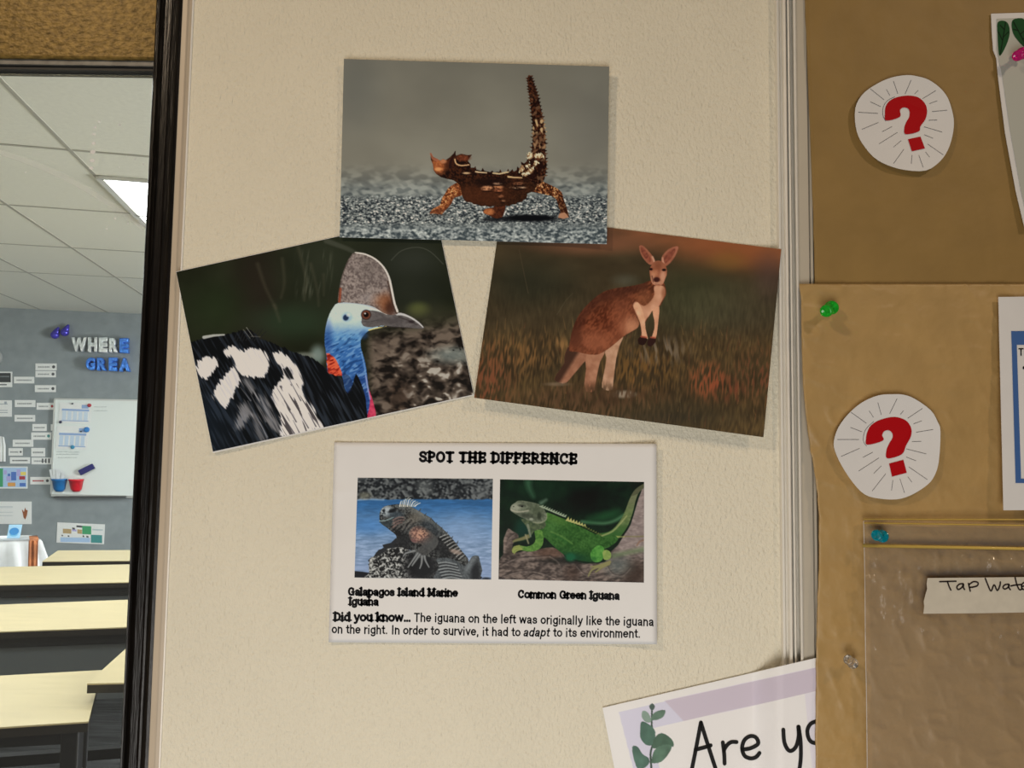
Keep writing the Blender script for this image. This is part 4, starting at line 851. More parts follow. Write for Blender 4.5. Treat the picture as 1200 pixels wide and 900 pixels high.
# ---- thorny lizard -----------------------------------------------------
def lizard(k):
    x, y = k.x, k.y; o = np.ones(len(x))
    g = sstep(-60, 620, y)
    k.C[:] = mix((113, 106, 93), (130, 122, 107), g * (.6 + .4 * sstep(-400, 300, x) * sstep(1100, 500, x))) / 255
    k.mul(o, .94 + .12 * fbm(x / 260, y / 200, 3))
    k.paint(k.blob(-340, 130, 120, 190, .9) * .35, (82, 82, 78)); k.paint(k.blob(960, 330, 160, 240, .9) * .3, (92, 88, 82))
    # blurred gravel, then the sharp band, then blur again
    b1 = sstep(500, 700, y); n = fbm(x / 46, y / 26, 9, 2); k.paint(b1 * .95, mix((84, 84, 80), (146, 143, 132), sstep(.25, .75, n)))
    k.paint(sstep(600, 700, y) * .5, mix((66, 72, 74), (150, 150, 142), sstep(.3, .7, vn(x / 26, y / 15, 21))))
    sh = sstep(690, 735, y + 22 * (fbm(x / 60, x / 300, 5) - .5)) * sstep(905, 850, y)
    a = vn(x / 11, y / 6.5, 31); b = vn(x / 5.5, y / 4.2, 33); s_ = .6 * a + .4 * b
    k.paint(sh, mix((34, 38, 42), (126, 126, 120), sstep(.22, .62, s_))); k.paint(sh * sstep(.66, .80, s_), (214, 212, 202))
    lo = sstep(850, 905, y); s2 = .6 * vn(x / 19, y / 11, 41) + .4 * vn(x / 9, y / 7, 43)
    k.paint(lo, mix((58, 64, 66), (150, 150, 144), sstep(.25, .7, s2))); k.paint(lo * sstep(.66, .85, s2), (188, 186, 176))
    k.paint(k.blob(620, 832, 165, 20, .45), (14, 14, 16)); k.paint(k.blob(425, 838, 70, 14, .6) * .8, (22, 22, 24)); k.paint(k.blob(110, 815, 50, 8, .6) * .6, (40, 36, 34))
    # legs on the near and far side, then trunk, tail, head
    sc = .5 * vn(x / 9, y / 9, 51) + .5 * vn(x / 4.5, y / 5, 53)
    hind = [(618, 628), (650, 620), (690, 628), (730, 646), (770, 666), (798, 690), (806, 722), (820, 760), (832, 800), (836, 826), (806, 834), (776, 828), (790, 800), (778, 765), (766, 728), (742, 710), (700, 700), (655, 690), (620, 680)]
    m = k.poly(hind, 1.0, 2); k.paint(m, mix((48, 23, 14), (150, 84, 46), sstep(.3, .75, sc)), True); k.paint(m * sstep(.62, .8, sc), (205, 160, 110)); k.paint(m * sstep(700, 760, y) * .55, (48, 24, 16))
    k.paint(k.poly([(776, 828), (786, 806), (812, 800), (826, 812), (836, 828), (806, 836)], .8), (170, 118, 88), True); k.paint(m * k.blob(640, 636, 34, 18, .5) * .7, (208, 160, 118))
    f1 = [(240, 640), (246, 700), (222, 712), (200, 718), (184, 752), (152, 786), (130, 812), (96, 806), (66, 808), (74, 788), (100, 770), (122, 758), (132, 722), (150, 694), (168, 664), (192, 648), (212, 636)]
    m = k.poly(f1, 1.0, 2); k.paint(m, mix((84, 40, 22), (176, 102, 58), sstep(.25, .7, sc)), True); k.paint(m * sstep(.66, .82, sc), (222, 164, 104)); k.paint(k.line([(236, 660), (222, 702), (190, 716), (176, 752), (140, 792)], 9, 7, 1.4, 3) * .6, (84, 36, 18)); k.paint(m * sstep(770, 800, y) * .5, (96, 52, 36))
    f2 = [(362, 802), (372, 780), (408, 774), (424, 762), (430, 700), (470, 690), (486, 760), (478, 802), (466, 826), (430, 834), (392, 816)]
    m = k.poly(f2, 1.0, 2); k.paint(m, mix((44, 20, 14), (96, 48, 28), sc), True); k.paint(m * k.blob(392, 796, 30, 18, .4), mix((140, 74, 40), (196, 120, 72), sc))
    trunk = [(70, 470), (80, 490), (100, 500), (122, 512), (140, 503), (152, 510), (176, 494), (196, 474), (206, 458), (210, 486), (240, 474), (268, 482), (299, 480), (284, 500), (276, 514), (292, 534), (292, 552), (312, 552), (318, 542), (324, 562), (350, 571), (358, 552), (368, 570), (400, 576), (412, 568), (420, 578), (450, 574), (456, 560), (464, 578), (490, 578), (500, 556), (506, 576), (524, 560), (530, 574), (546, 566), (551, 544), (562, 556), (574, 540), (570, 518), (588, 528), (603, 516), (608, 488), (622, 496), (630, 470), (700, 480), (706, 506), (696, 516), (702, 540), (688, 560), (690, 582), (676, 600), (672, 620), (646, 680), (606, 696), (602, 722), (586, 730), (576, 742), (552, 744), (540, 756), (520, 756), (505, 766), (484, 760), (440, 768), (424, 762), (400, 770), (372, 764), (350, 766), (332, 756), (312, 756), (292, 744), (272, 744), (256, 732), (246, 712), (240, 690), (234, 650), (214, 634), (196, 622), (160, 614), (126, 604), (100, 586), (86, 566), (82, 534), (70, 506)]
    m = k.poly(trunk, .9); und = sstep(590, 700, y + .12 * (x - 300))
    k.paint(m, mix((24, 13, 11), (66, 34, 20), sstep(.3, .8, sc)), True); k.paint(m * und * .85, mix((34, 19, 12), (70, 38, 23), sc))
    k.paint(m * k.blob(350, 700, 150, 60, .6) * .5, (84, 42, 24)); k.paint(m * k.blob(400, 636, 90, 26, .6) * .75, (22, 13, 12))
    k.paint(m * k.blob(112, 540, 42, 46, .5), mix((120, 58, 30), (188, 108, 62), sc)); k.paint(k.line([(70, 474), (80, 498), (104, 510)], 5, 8, 1) * .8, (158, 92, 66))
    k.paint(m * k.blob(170, 530, 26, 34, .6) * .8, (74, 36, 22)); k.paint(m * k.blob(112, 560, 20, 10, .5), (214, 138, 84)); k.paint(m * k.blob(140, 516, 18, 12, .5), (176, 110, 74))
    k.paint(k.line([(206, 462), (196, 490), (180, 520), (178, 548)], 3, 9, 1), (40, 20, 16), True); k.paint(k.blob(246, 498, 40, 17, .5), mix((58, 26, 16), (130, 66, 40), sc)); k.paint(k.line([(204, 506), (212, 530), (240, 540), (282, 536)], 4, 3, 1, 3), (196, 150, 106)); k.paint(k.line([(214, 510), (224, 524), (262, 524)], 5, 4, 1, 2), (26, 14, 12))
    k.paint(m * k.blob(268, 582, 20, 5, .6), (198, 158, 116)); k.paint(k.line([(320, 574), (345, 578), (380, 580)], 4, 3, 1), (200, 166, 126)); k.paint(k.line([(416, 582), (450, 586), (500, 576)], 4, 4, 1), (196, 166, 124)); k.paint(k.line([(500, 602), (530, 606), (576, 608)], 5, 3, 1), (196, 156, 110))
    for (cx, cy, rx, ry, c) in [(384, 666, 30, 13, (196, 132, 92)), (444, 660, 26, 10, (176, 112, 74)), (446, 676, 22, 10, (150, 86, 56)), (460, 712, 14, 10, (126, 76, 50)), (555, 662, 40, 6, (188, 148, 116)), (560, 640, 30, 8, (120, 74, 50)), (470, 736, 14, 6, (120, 80, 56)), (440, 640, 22, 6, (150, 110, 84))]:
        k.paint(m * k.blob(cx, cy, rx, ry, .5) * sstep(.30, .55, .5 * sc + .5 * vn(x / 13, y / 8, 83)), c); k.paint(m * k.blob(cx, cy + ry + 4, rx * .9, 4, .6) * .7, (22, 12, 10))
    # tail: tapering, spined on both sides
    tl = smooth([(660, 600), (672, 540), (668, 480), (672, 400), (668, 320), (656, 240), (642, 160), (628, 96), (617, 44)], 8, False); rr = lambda i: max(5.0, 44 * (1 - i / nT) ** .46)
    T = np.zeros(len(x)); nT = len(tl)
    for i in range(nT - 1): T = np.maximum(T, k.line(tl[i:i + 2], rr(i), rr(i + 1), .9))
    for i in range(2, nT - 2, 2):
        t = tl[i + 1] - tl[i - 1]; t /= np.linalg.norm(t); nn = np.array([-t[1], t[0]]); r = rr(i)
        for sg in (-1, 1):
            q = tl[i] + nn * sg * r * .85 + t * (3 * sg); L = (12 + 11 * rng.rand()) * (.55 + .45 * r / 44)
            T = np.maximum(T, k.poly([q - t * 8, q + nn * sg * L + t * 5, q + t * 8], .8))
    k.paint(T, mix((26, 13, 10), (86, 46, 28), sstep(.35, .8, sc)), True)
    cells = vn(x / 15 + .5 * np.sin(y / 20), y / 13, 71); k.paint(T * sstep(.60, .72, cells) * sstep(120, 200, y) * .65, (120, 84, 58))
    k.paint(T * sstep(275, 290, y) * sstep(372, 350, y) * sstep(.50, .66, vn(x / 12, y / 20, 73)) * .9, (196, 158, 112)); k.paint(T * sstep(350, 360, y) * sstep(455, 440, y) * sstep(.55, .66, vn(x / 9, y / 22, 75)) * .7, (170, 128, 90))
    for P in ([(606, 484), (622, 466), (640, 480), (636, 512), (612, 512)], [(640, 480), (668, 470), (700, 490), (676, 502), (652, 496)], [(560, 566), (576, 540), (590, 556), (582, 580), (566, 578)], [(576, 586), (610, 566), (640, 548), (632, 580), (600, 596)], [(640, 520), (656, 512), (668, 530), (650, 540)], [(596, 540), (618, 530), (614, 552), (600, 556)]): k.paint(k.poly(P, 1.4, 2, (sc - .5) * 26), mix((150, 112, 78), (226, 202, 158), sstep(.3, .6, vn(x / 8, y / 9, 81))), True)
    for P in ([(622, 506), (648, 496), (640, 528), (624, 540)], [(660, 545), (690, 520), (694, 550), (672, 584)], [(606, 600), (640, 584), (660, 596), (630, 618)]): k.paint(k.poly(P, 1.2, 2) * .9, (32, 15, 12))
    k.C *= np.array([.985, .985, .99])
lq = [(403, 69), (714, 78), (711, 286), (398, 278)]
def lz(px, py): py = np.asarray(py, float); px = np.asarray(px, float); return -.0042 - .003 * np.clip((px - 640) / 75, 0, 1) ** 2 - .0016 * np.clip((120 - py) / 50, 0, 1) ** 2
r = empty('photo_print', PY(555, 286, 0), 'photo print of a spiny brown lizard with raised tail on grey gravel', 'photo print', 'animal photo prints on the cream wall')
print_sheet(r, lq, lizard, lz, (490, 80, 4.7368), animal='printed_lizard')

# ---- cassowary ----------------------------------------------------------
def cassowary(k):
    k.set(200, 270, 3.2877); x, y = k.x, k.y; o = np.ones(len(x))
    k.C[:] = mix((22, 24, 14), (40, 42, 28), fbm(x / 120, y / 120, 3)) / 255
    k.paint(k.blob(330, 260, 80, 260, .9) * .8, (36, 29, 23)); k.paint(k.blob(180, 300, 110, 90, .9) * .6, (38, 48, 27)); k.paint(k.blob(470, 350, 150, 60, .8) * .7, (42, 56, 38)); k.paint(k.blob(590, 120, 140, 160, .9) * .5, (48, 52, 40))
    v = fbm(x / 9 + y / 70, y / 90, 11); k.paint(sstep(470, 500, x) * sstep(640, 600, x) * sstep(280, 230, y) * sstep(60, 110, y) * sstep(.45, .8, v) * .5, (92, 92, 76))
    for P, w in (([(335, 130), (365, 220), (405, 300)], 9), ([(430, 110), (438, 200), (425, 260)], 8), ([(490, 60), (520, 180), (515, 270)], 8), ([(540, 130), (565, 230), (570, 290)], 7), ([(590, 170), (590, 250)], 6), ([(400, 290), (420, 350)], 9)): k.paint(k.line(P, w * .8, w * .4, 7, 3) * .30, (84, 78, 60))
    k.paint(k.line([(600, 40), (680, 70), (730, 95)], 10, 7, 5) * .45, (86, 86, 74))
    k.paint(k.blob(900, 180, 170, 150, .8) * .7, (36, 38, 31)); k.paint(k.blob(930, 110, 90, 50, .9) * .5, (54, 56, 48)); k.paint(k.line([(850, 115), (890, 78), (950, 65), (1000, 82), (1050, 130)], 1.6, 1.6, 1.6, 4) * .5, (88, 88, 76))
    lit = sstep(330, 420, y + .18 * (x - 900)) * sstep(735, 790, x); wx = x + 26 * (fbm(x / 40, y / 40, 61) - .5); wy = y + 26 * (fbm(x / 40, y / 40, 63) - .5); n = .5 * fbm(wx / 44, wy / 26, 17) + .5 * fbm(wx / 22, wy / 15, 19, 2)
    k.paint(lit, mix((30, 24, 20), (104, 89, 76), sstep(.3, .7, n))); k.paint(lit * sstep(.56, .70, n) * sstep(420, 560, y) * sstep(800, 950, x), (168, 158, 144)); k.paint(lit * k.blob(1090, 480, 80, 30, .8) * .6, (138, 148, 140)); k.paint(lit * sstep(.40, .30, n), (24, 20, 17)); k.paint(k.blob(880, 640, 46, 60, .7) * .6 * sstep(.2, .6, n), (58, 42, 32))
    k.paint(k.blob(955, 305, 36, 24, .8) * .75, (98, 104, 52)); k.paint(k.blob(1000, 330, 120, 40, .9) * .5, (62, 58, 42))
    k.paint(k.blob(566, 480, 26, 34, .7) * .75, (132, 146, 138)); k.paint(k.blob(515, 482, 40, 12, .7) * .6, (140, 142, 130))
    # body
    st = vn((x * .82 - y * .46) / 5.5, (x * .46 + y * .82) / 60, 23); st2 = vn((x * .86 - y * .5) / 3.4, (x * .5 + y * .86) / 34, 29); hair = (.6 * st + .4 * st2 - .5)
    body = [(70, 436), (130, 412), (200, 402), (240, 396), (262, 388), (300, 384), (325, 396), (345, 414), (400, 438), (470, 466), (540, 490), (600, 532), (640, 556), (672, 572), (684, 600), (700, 572), (716, 545), (742, 560), (762, 620), (780, 690), (800, 760), (600, 900), (100, 900)]
    m = k.poly(body, 2.2, 0, hair * 14); k.paint(m, mix((14, 15, 16), (38, 42, 48), sstep(.4, .9, st)), True); k.paint(m * sstep(350, 60, x) * sstep(560, 700, y) * .5, (32, 42, 54))
    for t in range(9):
        a = 245 + 11 * t; k.paint(k.line([(a, 425), (a + 12 + 3 * t, 388 - 3 * (t % 4))], 1.6, .8, .8), (30, 30, 30), True)
    k.paint(k.line([(292, 374), (318, 410)], 1.2, 1, .8) * .6, (170, 165, 150)); k.paint(k.line([(280, 382), (306, 416)], 1.2, 1, .8) * .5, (150, 146, 132)); k.paint(k.line([(128, 412), (165, 405), (206, 402)], 6, 3, 2) * .8, (196, 192, 182)); k.paint(k.line([(310, 408), (345, 410)], 2, 2, 1.5) * .4, (110, 104, 96))
    k.set(205, 370, 5.627); x, y = k.x, k.y; j = hair * 46
    W = (222, 211, 205); wht = mix((196, 186, 182), (232, 222, 217), st)
    for P, a in (([(143, 322), (175, 288), (215, 272), (270, 290), (278, 328), (245, 370), (226, 408), (190, 418), (155, 388), (146, 350)], 1), ([(328, 235), (350, 200), (400, 205), (450, 230), (500, 215), (560, 225), (600, 255), (622, 310), (610, 370), (580, 400), (500, 405), (430, 390), (395, 340), (378, 285), (345, 262)], 1),
                 ([(385, 335), (424, 400), (412, 460), (370, 550), (326, 608), (280, 570), (250, 520), (270, 470), (310, 420)], .96), ([(640, 250), (680, 238), (740, 270), (790, 320), (822, 380), (845, 440), (842, 500), (870, 560), (920, 620), (936, 680), (975, 735), (960, 800), (720, 800), (702, 740), (690, 650), (650, 570), (630, 520), (670, 460), (712, 410), (702, 340), (660, 300)], 1)):
        k.paint(k.poly(P, 5, 3, j) * a, wht)
    for P, a in (([(440, 580), (480, 600), (500, 650), (470, 710), (410, 760), (388, 720), (420, 650)], .55), ([(560, 510), (600, 560), (640, 640), (680, 740), (692, 770), (640, 740), (590, 650), (550, 570)], .55), ([(440, 400), (480, 420), (520, 480), (500, 500), (450, 440)], .45), ([(520, 640), (560, 720), (600, 830), (560, 830), (520, 730)], .4)):
        k.paint(k.poly(P, 14, 3, hair * 70) * a, (190, 182, 180))
    k.paint(k.poly([(715, 350), (748, 340), (778, 385), (772, 425), (745, 400)], 5, 2, hair * 25), (26, 26, 27))
    big = k.poly([(640, 470), (842, 440), (970, 735), (720, 800)], 4); k.paint(big * sstep(.30, .16, st) * .85, (52, 46, 46))
    for (a, b) in (((670, 470), (760, 620)), ((720, 560), (800, 700)), ((700, 640), (790, 780)), ((760, 430), (830, 560)), ((820, 640), (880, 740)), ((880, 640), (930, 730)), ((780, 690), (830, 790))): k.paint(k.line([a, b], 1.2, 4, 2) * .8, (40, 36, 36))
    for (a, b) in (((460, 420), (560, 560)), ((500, 520), (600, 700)), ((480, 560), (610, 800)), ((560, 700), (620, 840)), ((640, 620), (720, 790)), ((430, 470), (500, 560))): k.paint(k.line([a, b], 1, 3.5, 2.5) * .5, (170, 165, 165))
    # neck, head
    k.set(200, 270, 3.2877); x, y = k.x, k.y; body_m = m
    neck = [(645, 280), (700, 276), (760, 286), (800, 304), (850, 330), (830, 366), (790, 376), (765, 385), (748, 400), (732, 424), (735, 460), (750, 510), (758, 570), (765, 620), (781, 670), (791, 712), (790, 722), (760, 722), (752, 650), (735, 592), (714, 552), (702, 590), (682, 626), (668, 600), (660, 560), (625, 553), (604, 545), (600, 480), (594, 440), (594, 400), (600, 360), (612, 322), (628, 294)]
    m = k.poly(neck, 1.0, 2); n = fbm(x / 14, y / 10, 41); fs = vn((x * .5 + y * .86) / 5, (x * .86 - y * .5) / 16, 43)
    t1 = sstep(335, 420, y + 14 * (n - .5)); col = mix((188, 199, 205), (84, 132, 176), t1); t2 = sstep(400, 470, y)[:, None]; col = col * (1 - t2) + np.array([(52, 96, 152)]) * t2; t3 = (sstep(480, 620, y) * sstep(660, 740, x))[:, None]; col = col * (1 - t3) + np.array([(38, 64, 118)]) * t3
    k.paint(m, col, True); k.paint(m * sstep(.6, .85, fs) * sstep(370, 430, y) * .5, (140, 176, 206)); k.paint(m * sstep(.38, .2, fs) * sstep(370, 430, y) * .65, (22, 48, 92)); k.paint(m * sstep(.66, .85, n) * sstep(400, 340, y) * .35, (150, 180, 204))
    k.paint(m * k.blob(606, 420, 16, 60, .8) * .6, (30, 60, 120)); k.paint(k.line([(735, 470), (748, 530), (757, 600)], 3, 3, 2, 3) * .6, (120, 156, 200)); k.paint(k.blob(745, 402, 14, 16, .7) * .5, (40, 70, 120))
    red = [(602, 474), (622, 482), (640, 500), (654, 530), (663, 560), (640, 560), (622, 554), (604, 546)]; k.paint(k.poly(red, 2.5, 2, hair * 10), mix((120, 26, 20), (226, 92, 60), sstep(.3, .7, .5 * n + .5 * fs)), True)
    k.paint(k.poly([(660, 552), (690, 560), (702, 590), (684, 628), (670, 606)], 3, 2, hair * 14) * .5, (26, 34, 60))
    k.paint(k.poly([(763, 612), (774, 640), (783, 672), (792, 722), (758, 724), (764, 690), (768, 655)], 1.4, 2), mix((150, 30, 58), (216, 80, 104), n), True); k.paint(k.line([(752, 560), (760, 610), (768, 650)], 2, 3, 1.2) * .7, (150, 150, 190))
    beak = [(735, 347), (742, 322), (762, 308), (800, 312), (850, 326), (884, 316), (920, 329), (955, 350), (977, 374), (958, 379), (915, 374), (860, 371), (810, 367), (775, 374), (742, 368)]
    m = k.poly(beak, .9, 2); k.paint(m, mix((72, 66, 64), (112, 104, 100), n), True); k.paint(k.line([(872, 322), (895, 324), (925, 336), (955, 356), (972, 373)], 5, 2, 1.2, 3) * .9, (196, 190, 184)); k.paint(k.line([(880, 334), (915, 346), (950, 364)], 4, 2, 1.5) * .8, (62, 54, 52)); k.paint(m * k.blob(928, 352, 12, 6, .6) * .8, (40, 32, 32)); k.paint(m * k.blob(845, 350, 50, 14, .7) * .5, (64, 57, 56))
    k.paint(k.line([(764, 384), (790, 377), (830, 370)], 2.6, 1.6, 1), (222, 202, 128), True); k.paint(k.line([(800, 371), (870, 373), (930, 377)], 1.8, 1.5, 1) * .8, (52, 44, 42)); k.paint(k.line([(735, 352), (765, 352), (800, 345)], 2, 1.5, 1.2) * .5, (52, 48, 48))
    k.paint(k.blob(753, 325, 20, 20, .12), (58, 44, 40)); k.paint(k.blob(753, 325, 16, 16, .15), (104, 58, 42)); k.paint(k.blob(753, 325, 10, 10, .2), (22, 14, 13)); k.paint(k.blob(749, 320, 3, 3, .4), (200, 190, 184)); k.paint(k.line([(770, 300), (800, 306), (832, 322)], 4, 3, 1.5) * .7, (208, 198, 184))
    k.paint(k.blob(679, 334, 19, 18, .4) * .8, (142, 170, 196)); k.paint(k.blob(675, 336, 11, 12, .3, .5), (32, 46, 70)); k.paint(k.blob(684, 326, 8, 7, .4) * .7, (210, 216, 222))
    casque = [(645, 274), (650, 222), (660, 176), (676, 130), (695, 96), (715, 84), (750, 91), (790, 110), (820, 140), (840, 180), (851, 232), (860, 276), (876, 318), (850, 326), (820, 318), (795, 302), (760, 288), (700, 280), (665, 277)]
    m = k.poly(casque, .9, 3); mo = .5 * fbm(x / 12, y / 12, 51) + .5 * vn(x / 5, y / 6, 53)
    k.paint(m, mix((96, 83, 78), (146, 130, 121), sstep(.3, .75, mo)), True); k.paint(m * sstep(.62, .72, vn(x / 7, y / 7, 57)) * .4, (168, 152, 142)); k.paint(m * k.blob(770, 150, 50, 60, .9) * .35, (92, 82, 76))
    k.paint(m * k.blob(832, 284, 30, 40, .7) * .8, (118, 66, 38)); k.paint(m * k.blob(846, 300, 18, 28, .7) * .7, (50, 28, 22)); k.paint(m * k.blob(800, 268, 26, 20, .8) * .5, (150, 98, 66)); k.paint(m * k.blob(762, 260, 30, 16, .8) * .5, (150, 138, 132)); k.paint(k.line([(654, 225), (650, 275)], 5, 5, 2) * .8, (140, 62, 38))
    k.paint(k.line([(836, 196), (847, 240), (858, 290), (870, 316)], 3, 6, 1.6, 3) * .7, (62, 44, 36)); k.paint(k.line([(712, 86), (750, 92), (790, 112), (822, 144), (842, 184), (853, 234), (862, 278), (874, 312)], 2.6, 4, 1.0, 4), (224, 214, 198), True); k.paint(k.line([(646, 270), (652, 222), (662, 176), (678, 130), (698, 96), (714, 88)], 1.6, 1.6, 1, 4) * .5, (60, 48, 42)); k.paint(k.line([(648, 280), (700, 280), (752, 288), (790, 302)], 2, 2, 1.2, 3) * .5, (150, 150, 150))
cq_ = [(206.5, 318.7), (511, 252), (555, 462.3), (249.5, 529.2)]
cb = [(206.2, 318.2), (511.3, 251.4), (555.6, 463.2), (249.6, 531.0)]
def cz(px, py): px = np.asarray(px, float); py = np.asarray(py, float); return -.0012 - .0012 * np.clip((py - 470) / 50, 0, 1) ** 2
r = empty('photo_print', PY(400, 531, 0), 'tilted photo print of a cassowary with blue neck and grey casque', 'photo print', 'animal photo prints on the cream wall')
print_sheet(r, cq_, cassowary, cz, (200, 270, 3.2877), border=cb, animal='printed_cassowary')

# ---- kangaroo -----------------------------------------------------------
def kangaroo(k):
    k.set(640, 280, 4.7353); x, y = k.x, k.y; o = np.ones(len(x))
    gr = vn(x / 7 + y / 60, y / 34, 3); g2 = vn(x / 14 - y / 80, y / 55, 5); bl = fbm(x / 150, y / 90, 9)
    k.C[:] = mix((44, 36, 24), (68, 56, 38), bl) / 255
    t = sstep(110, -60, y - .14 * (x - 400)); k.paint(t * .9, mix((92, 58, 38), (138, 82, 52), fbm(x / 130, y / 60, 13))); k.paint(k.blob(1080, 30, 330, 130, .8) * .7, (122, 68, 38)); k.paint(k.blob(230, 30, 260, 50, .8) * .6, (128, 78, 54)); k.paint(k.blob(60, -30, 300, 70, .8) * .6, (66, 50, 38)); k.paint(k.blob(1010, 120, 90, 50, .8) * .5, (112, 78, 36)); k.paint(k.blob(1240, 200, 80, 120, .8) * .5, (70, 50, 46))
    k.paint(k.blob(-90, 240, 240, 120, .8) * .7, (36, 36, 26)); k.paint(k.blob(820, 330, 240, 150, .9) * .5, (50, 56, 34)); k.paint(k.blob(1020, 400, 300, 130, .9) * .4, (74, 66, 48)); k.paint(k.blob(440, 230, 60, 30, .9) * .5, (82, 80, 66))
    lowr = sstep(430, 620, y + 40 * (bl - .5)); k.paint(lowr * .8, mix((44, 34, 24), (92, 70, 40), .5 * gr + .5 * bl))
    k.mul(sstep(150, 420, y), .86 + .28 * gr * .5 + .28 * g2 * .5)
    org = k.blob(-130, 640, 200, 100, .8); k.paint(org * sstep(.3, .9, gr) * .55, (128, 86, 48)); k.paint(k.blob(70, 620, 60, 80, .7) * sstep(.3, .9, g2) * .55, (150, 106, 62)); k.paint(k.blob(-330, 800, 120, 180, .8) * sstep(.3, .8, gr) * .55, (122, 62, 42))
    k.paint(k.blob(520, 740, 170, 110, .8) * sstep(.3, .9, gr) * .55, (116, 78, 38)); k.paint(k.blob(640, 620, 120, 60, .8) * sstep(.4, .8, g2) * .6, (122, 106, 88)); k.paint(k.blob(900, 790, 100, 90, .7) * sstep(.25, .85, gr) * .75, (138, 66, 42)); k.paint(k.blob(1010, 840, 90, 60, .7) * sstep(.3, .85, g2) * .55, (126, 60, 40)); k.paint(k.blob(1200, 760, 140, 120, .8) * sstep(.4, .8, gr) * .5, (112, 56, 40)); k.paint(k.blob(250, 940, 360, 90, .9) * sstep(.3, .8, gr) * .5, (92, 62, 44)); k.paint(k.blob(700, 980, 300, 80, .8) * .5, (44, 40, 30)); k.paint(k.blob(100, 720, 130, 50, .8) * .4, (40, 34, 24))
    for i in range(260):                        # single grass blades
        a = rng.uniform(-400, 1300); b = rng.uniform(480, 1080); L = rng.uniform(25, 75); c = [(150, 104, 58), (44, 36, 24), (124, 62, 42), (108, 92, 60)][rng.randint(4)]
        k.paint(k.line([(a, b), (a + rng.uniform(-16, 16), b - L)], 2.2, .6, 1.8) * .3, c)
    k.paint(k.line([(-100, 300), (-150, 60)], 2, 1, 2) * .3, (104, 82, 60)); k.paint(k.line([(60, 420), (110, 340), (150, 300)], 2, 1, 2) * .3, (96, 88, 66))
    k.paint(k.blob(430, 862, 62, 20, .5) * .7, (146, 128, 108))
    k.mul(o, 1.1); fur = vn((x + .6 * y) / 8, (y - .4 * x) / 15, 31); f2 = fbm(x / 30, y / 30, 33)
    # tail and hind legs
    m = k.poly([(120, 600), (240, 640), (205, 690), (150, 755), (112, 798), (76, 800), (48, 782), (58, 752), (100, 690)], 1.6, 2); k.paint(m, mix((124, 78, 56), (166, 114, 86), f2), True); k.paint(m * sstep(20, -14, x - 90 - (770 - y) * .62) * .9, (56, 36, 27))
    k.paint(k.blob(62, 806, 60, 10, .7) * .5, (140, 118, 96))
    m = k.poly([(225, 640), (330, 610), (300, 680), (284, 750), (272, 815), (262, 846), (222, 846), (212, 800), (222, 720)], 1.5, 2); k.paint(m, mix((134, 86, 62), (176, 124, 94), f2), True); k.paint(m * sstep(760, 850, y) * .6, (126, 76, 52))
    m = k.poly([(330, 600), (430, 530), (408, 590), (390, 660), (380, 730), (372, 800), (368, 838), (318, 836), (310, 800), (326, 720), (334, 660)], 1.4, 2); k.paint(m, mix((150, 106, 78), (194, 150, 118), f2), True); k.paint(m * k.blob(340, 700, 16, 90, .8) * .3, (150, 104, 84)); k.paint(m * sstep(780, 840, y) * .5, (150, 126, 100))
    body = [(578, 232), (540, 246), (490, 258), (440, 266), (380, 275), (320, 293), (262, 334), (210, 386), (172, 440), (148, 500), (134, 560), (128, 620), (170, 626), (232, 640), (290, 640), (345, 610), (395, 570), (430, 540), (470, 516), (508, 492), (516, 462), (500, 420), (520, 440), (545, 470), (585, 404), (606, 388), (630, 376), (652, 336), (666, 300), (660, 262), (646, 240)]
    m = k.poly(body, 1.5, 3); k.paint(m, mix((74, 37, 23), (122, 66, 42), sstep(.25, .75, .5 * fur + .5 * f2)), True)
    k.paint(m * sstep(60, -30, (y - 300) - .0 * x + .45 * (x - 330)) * sstep(520, 300, x) * .0, (70, 38, 26)); k.paint(k.line([(540, 262), (400, 296), (300, 330), (225, 400), (180, 470), (152, 560)], 26, 30, 14, 4) * m * .7, (60, 32, 23)); k.paint(m * k.blob(400, 350, 90, 50, .8) * .5, (92, 48, 32))
    k.paint(m * k.blob(330, 470, 130, 80, .8) * .55, mix((78, 34, 20), (124, 62, 38), sstep(.25, .75, .4 * fur + .6 * fbm(x / 44, y / 36, 91)))); k.paint(m * k.blob(270, 570, 110, 60, .8) * .7, (150, 86, 58)); k.paint(m * k.blob(430, 470, 60, 100, .8) * .55, (150, 86, 58)); k.paint(m * k.blob(480, 490, 50, 50, .8) * .7, (196, 134, 98)); k.paint(m * k.blob(170, 560, 34, 70, .8) * .6, (80, 42, 28)); k.paint(k.line([(200, 590), (236, 625), (262, 622)], 6, 4, 5) * m * .5, (88, 44, 28)); k.paint(k.line([(412, 400), (430, 460), (420, 530), (380, 565)], 9, 7, 9, 3) * m * .35, (106, 56, 36))
    # chest, arms
    k.paint(m * k.poly([(600, 262), (650, 262), (660, 300), (640, 350), (610, 395), (560, 440), (540, 470), (505, 420), (482, 372), (500, 348), (540, 372), (575, 350), (600, 310)], 3.5, 3), mix((178, 122, 92), (208, 154, 120), f2)); k.paint(m * k.blob(548, 330, 44, 42, .8) * .6, (132, 78, 50)); k.paint(m * k.blob(655, 300, 14, 36, .7) * .7, (134, 80, 54))
    m2 = k.poly([(486, 368), (510, 352), (536, 400), (548, 450), (552, 500), (563, 545), (560, 556), (528, 556), (530, 520), (520, 462), (496, 410)], 1.3, 2); k.paint(m2, mix((190, 134, 100), (222, 168, 130), f2), True); k.paint(k.line([(490, 392), (512, 446), (526, 500), (530, 550)], 2.5, 2, 2, 3) * .5, (104, 58, 38))
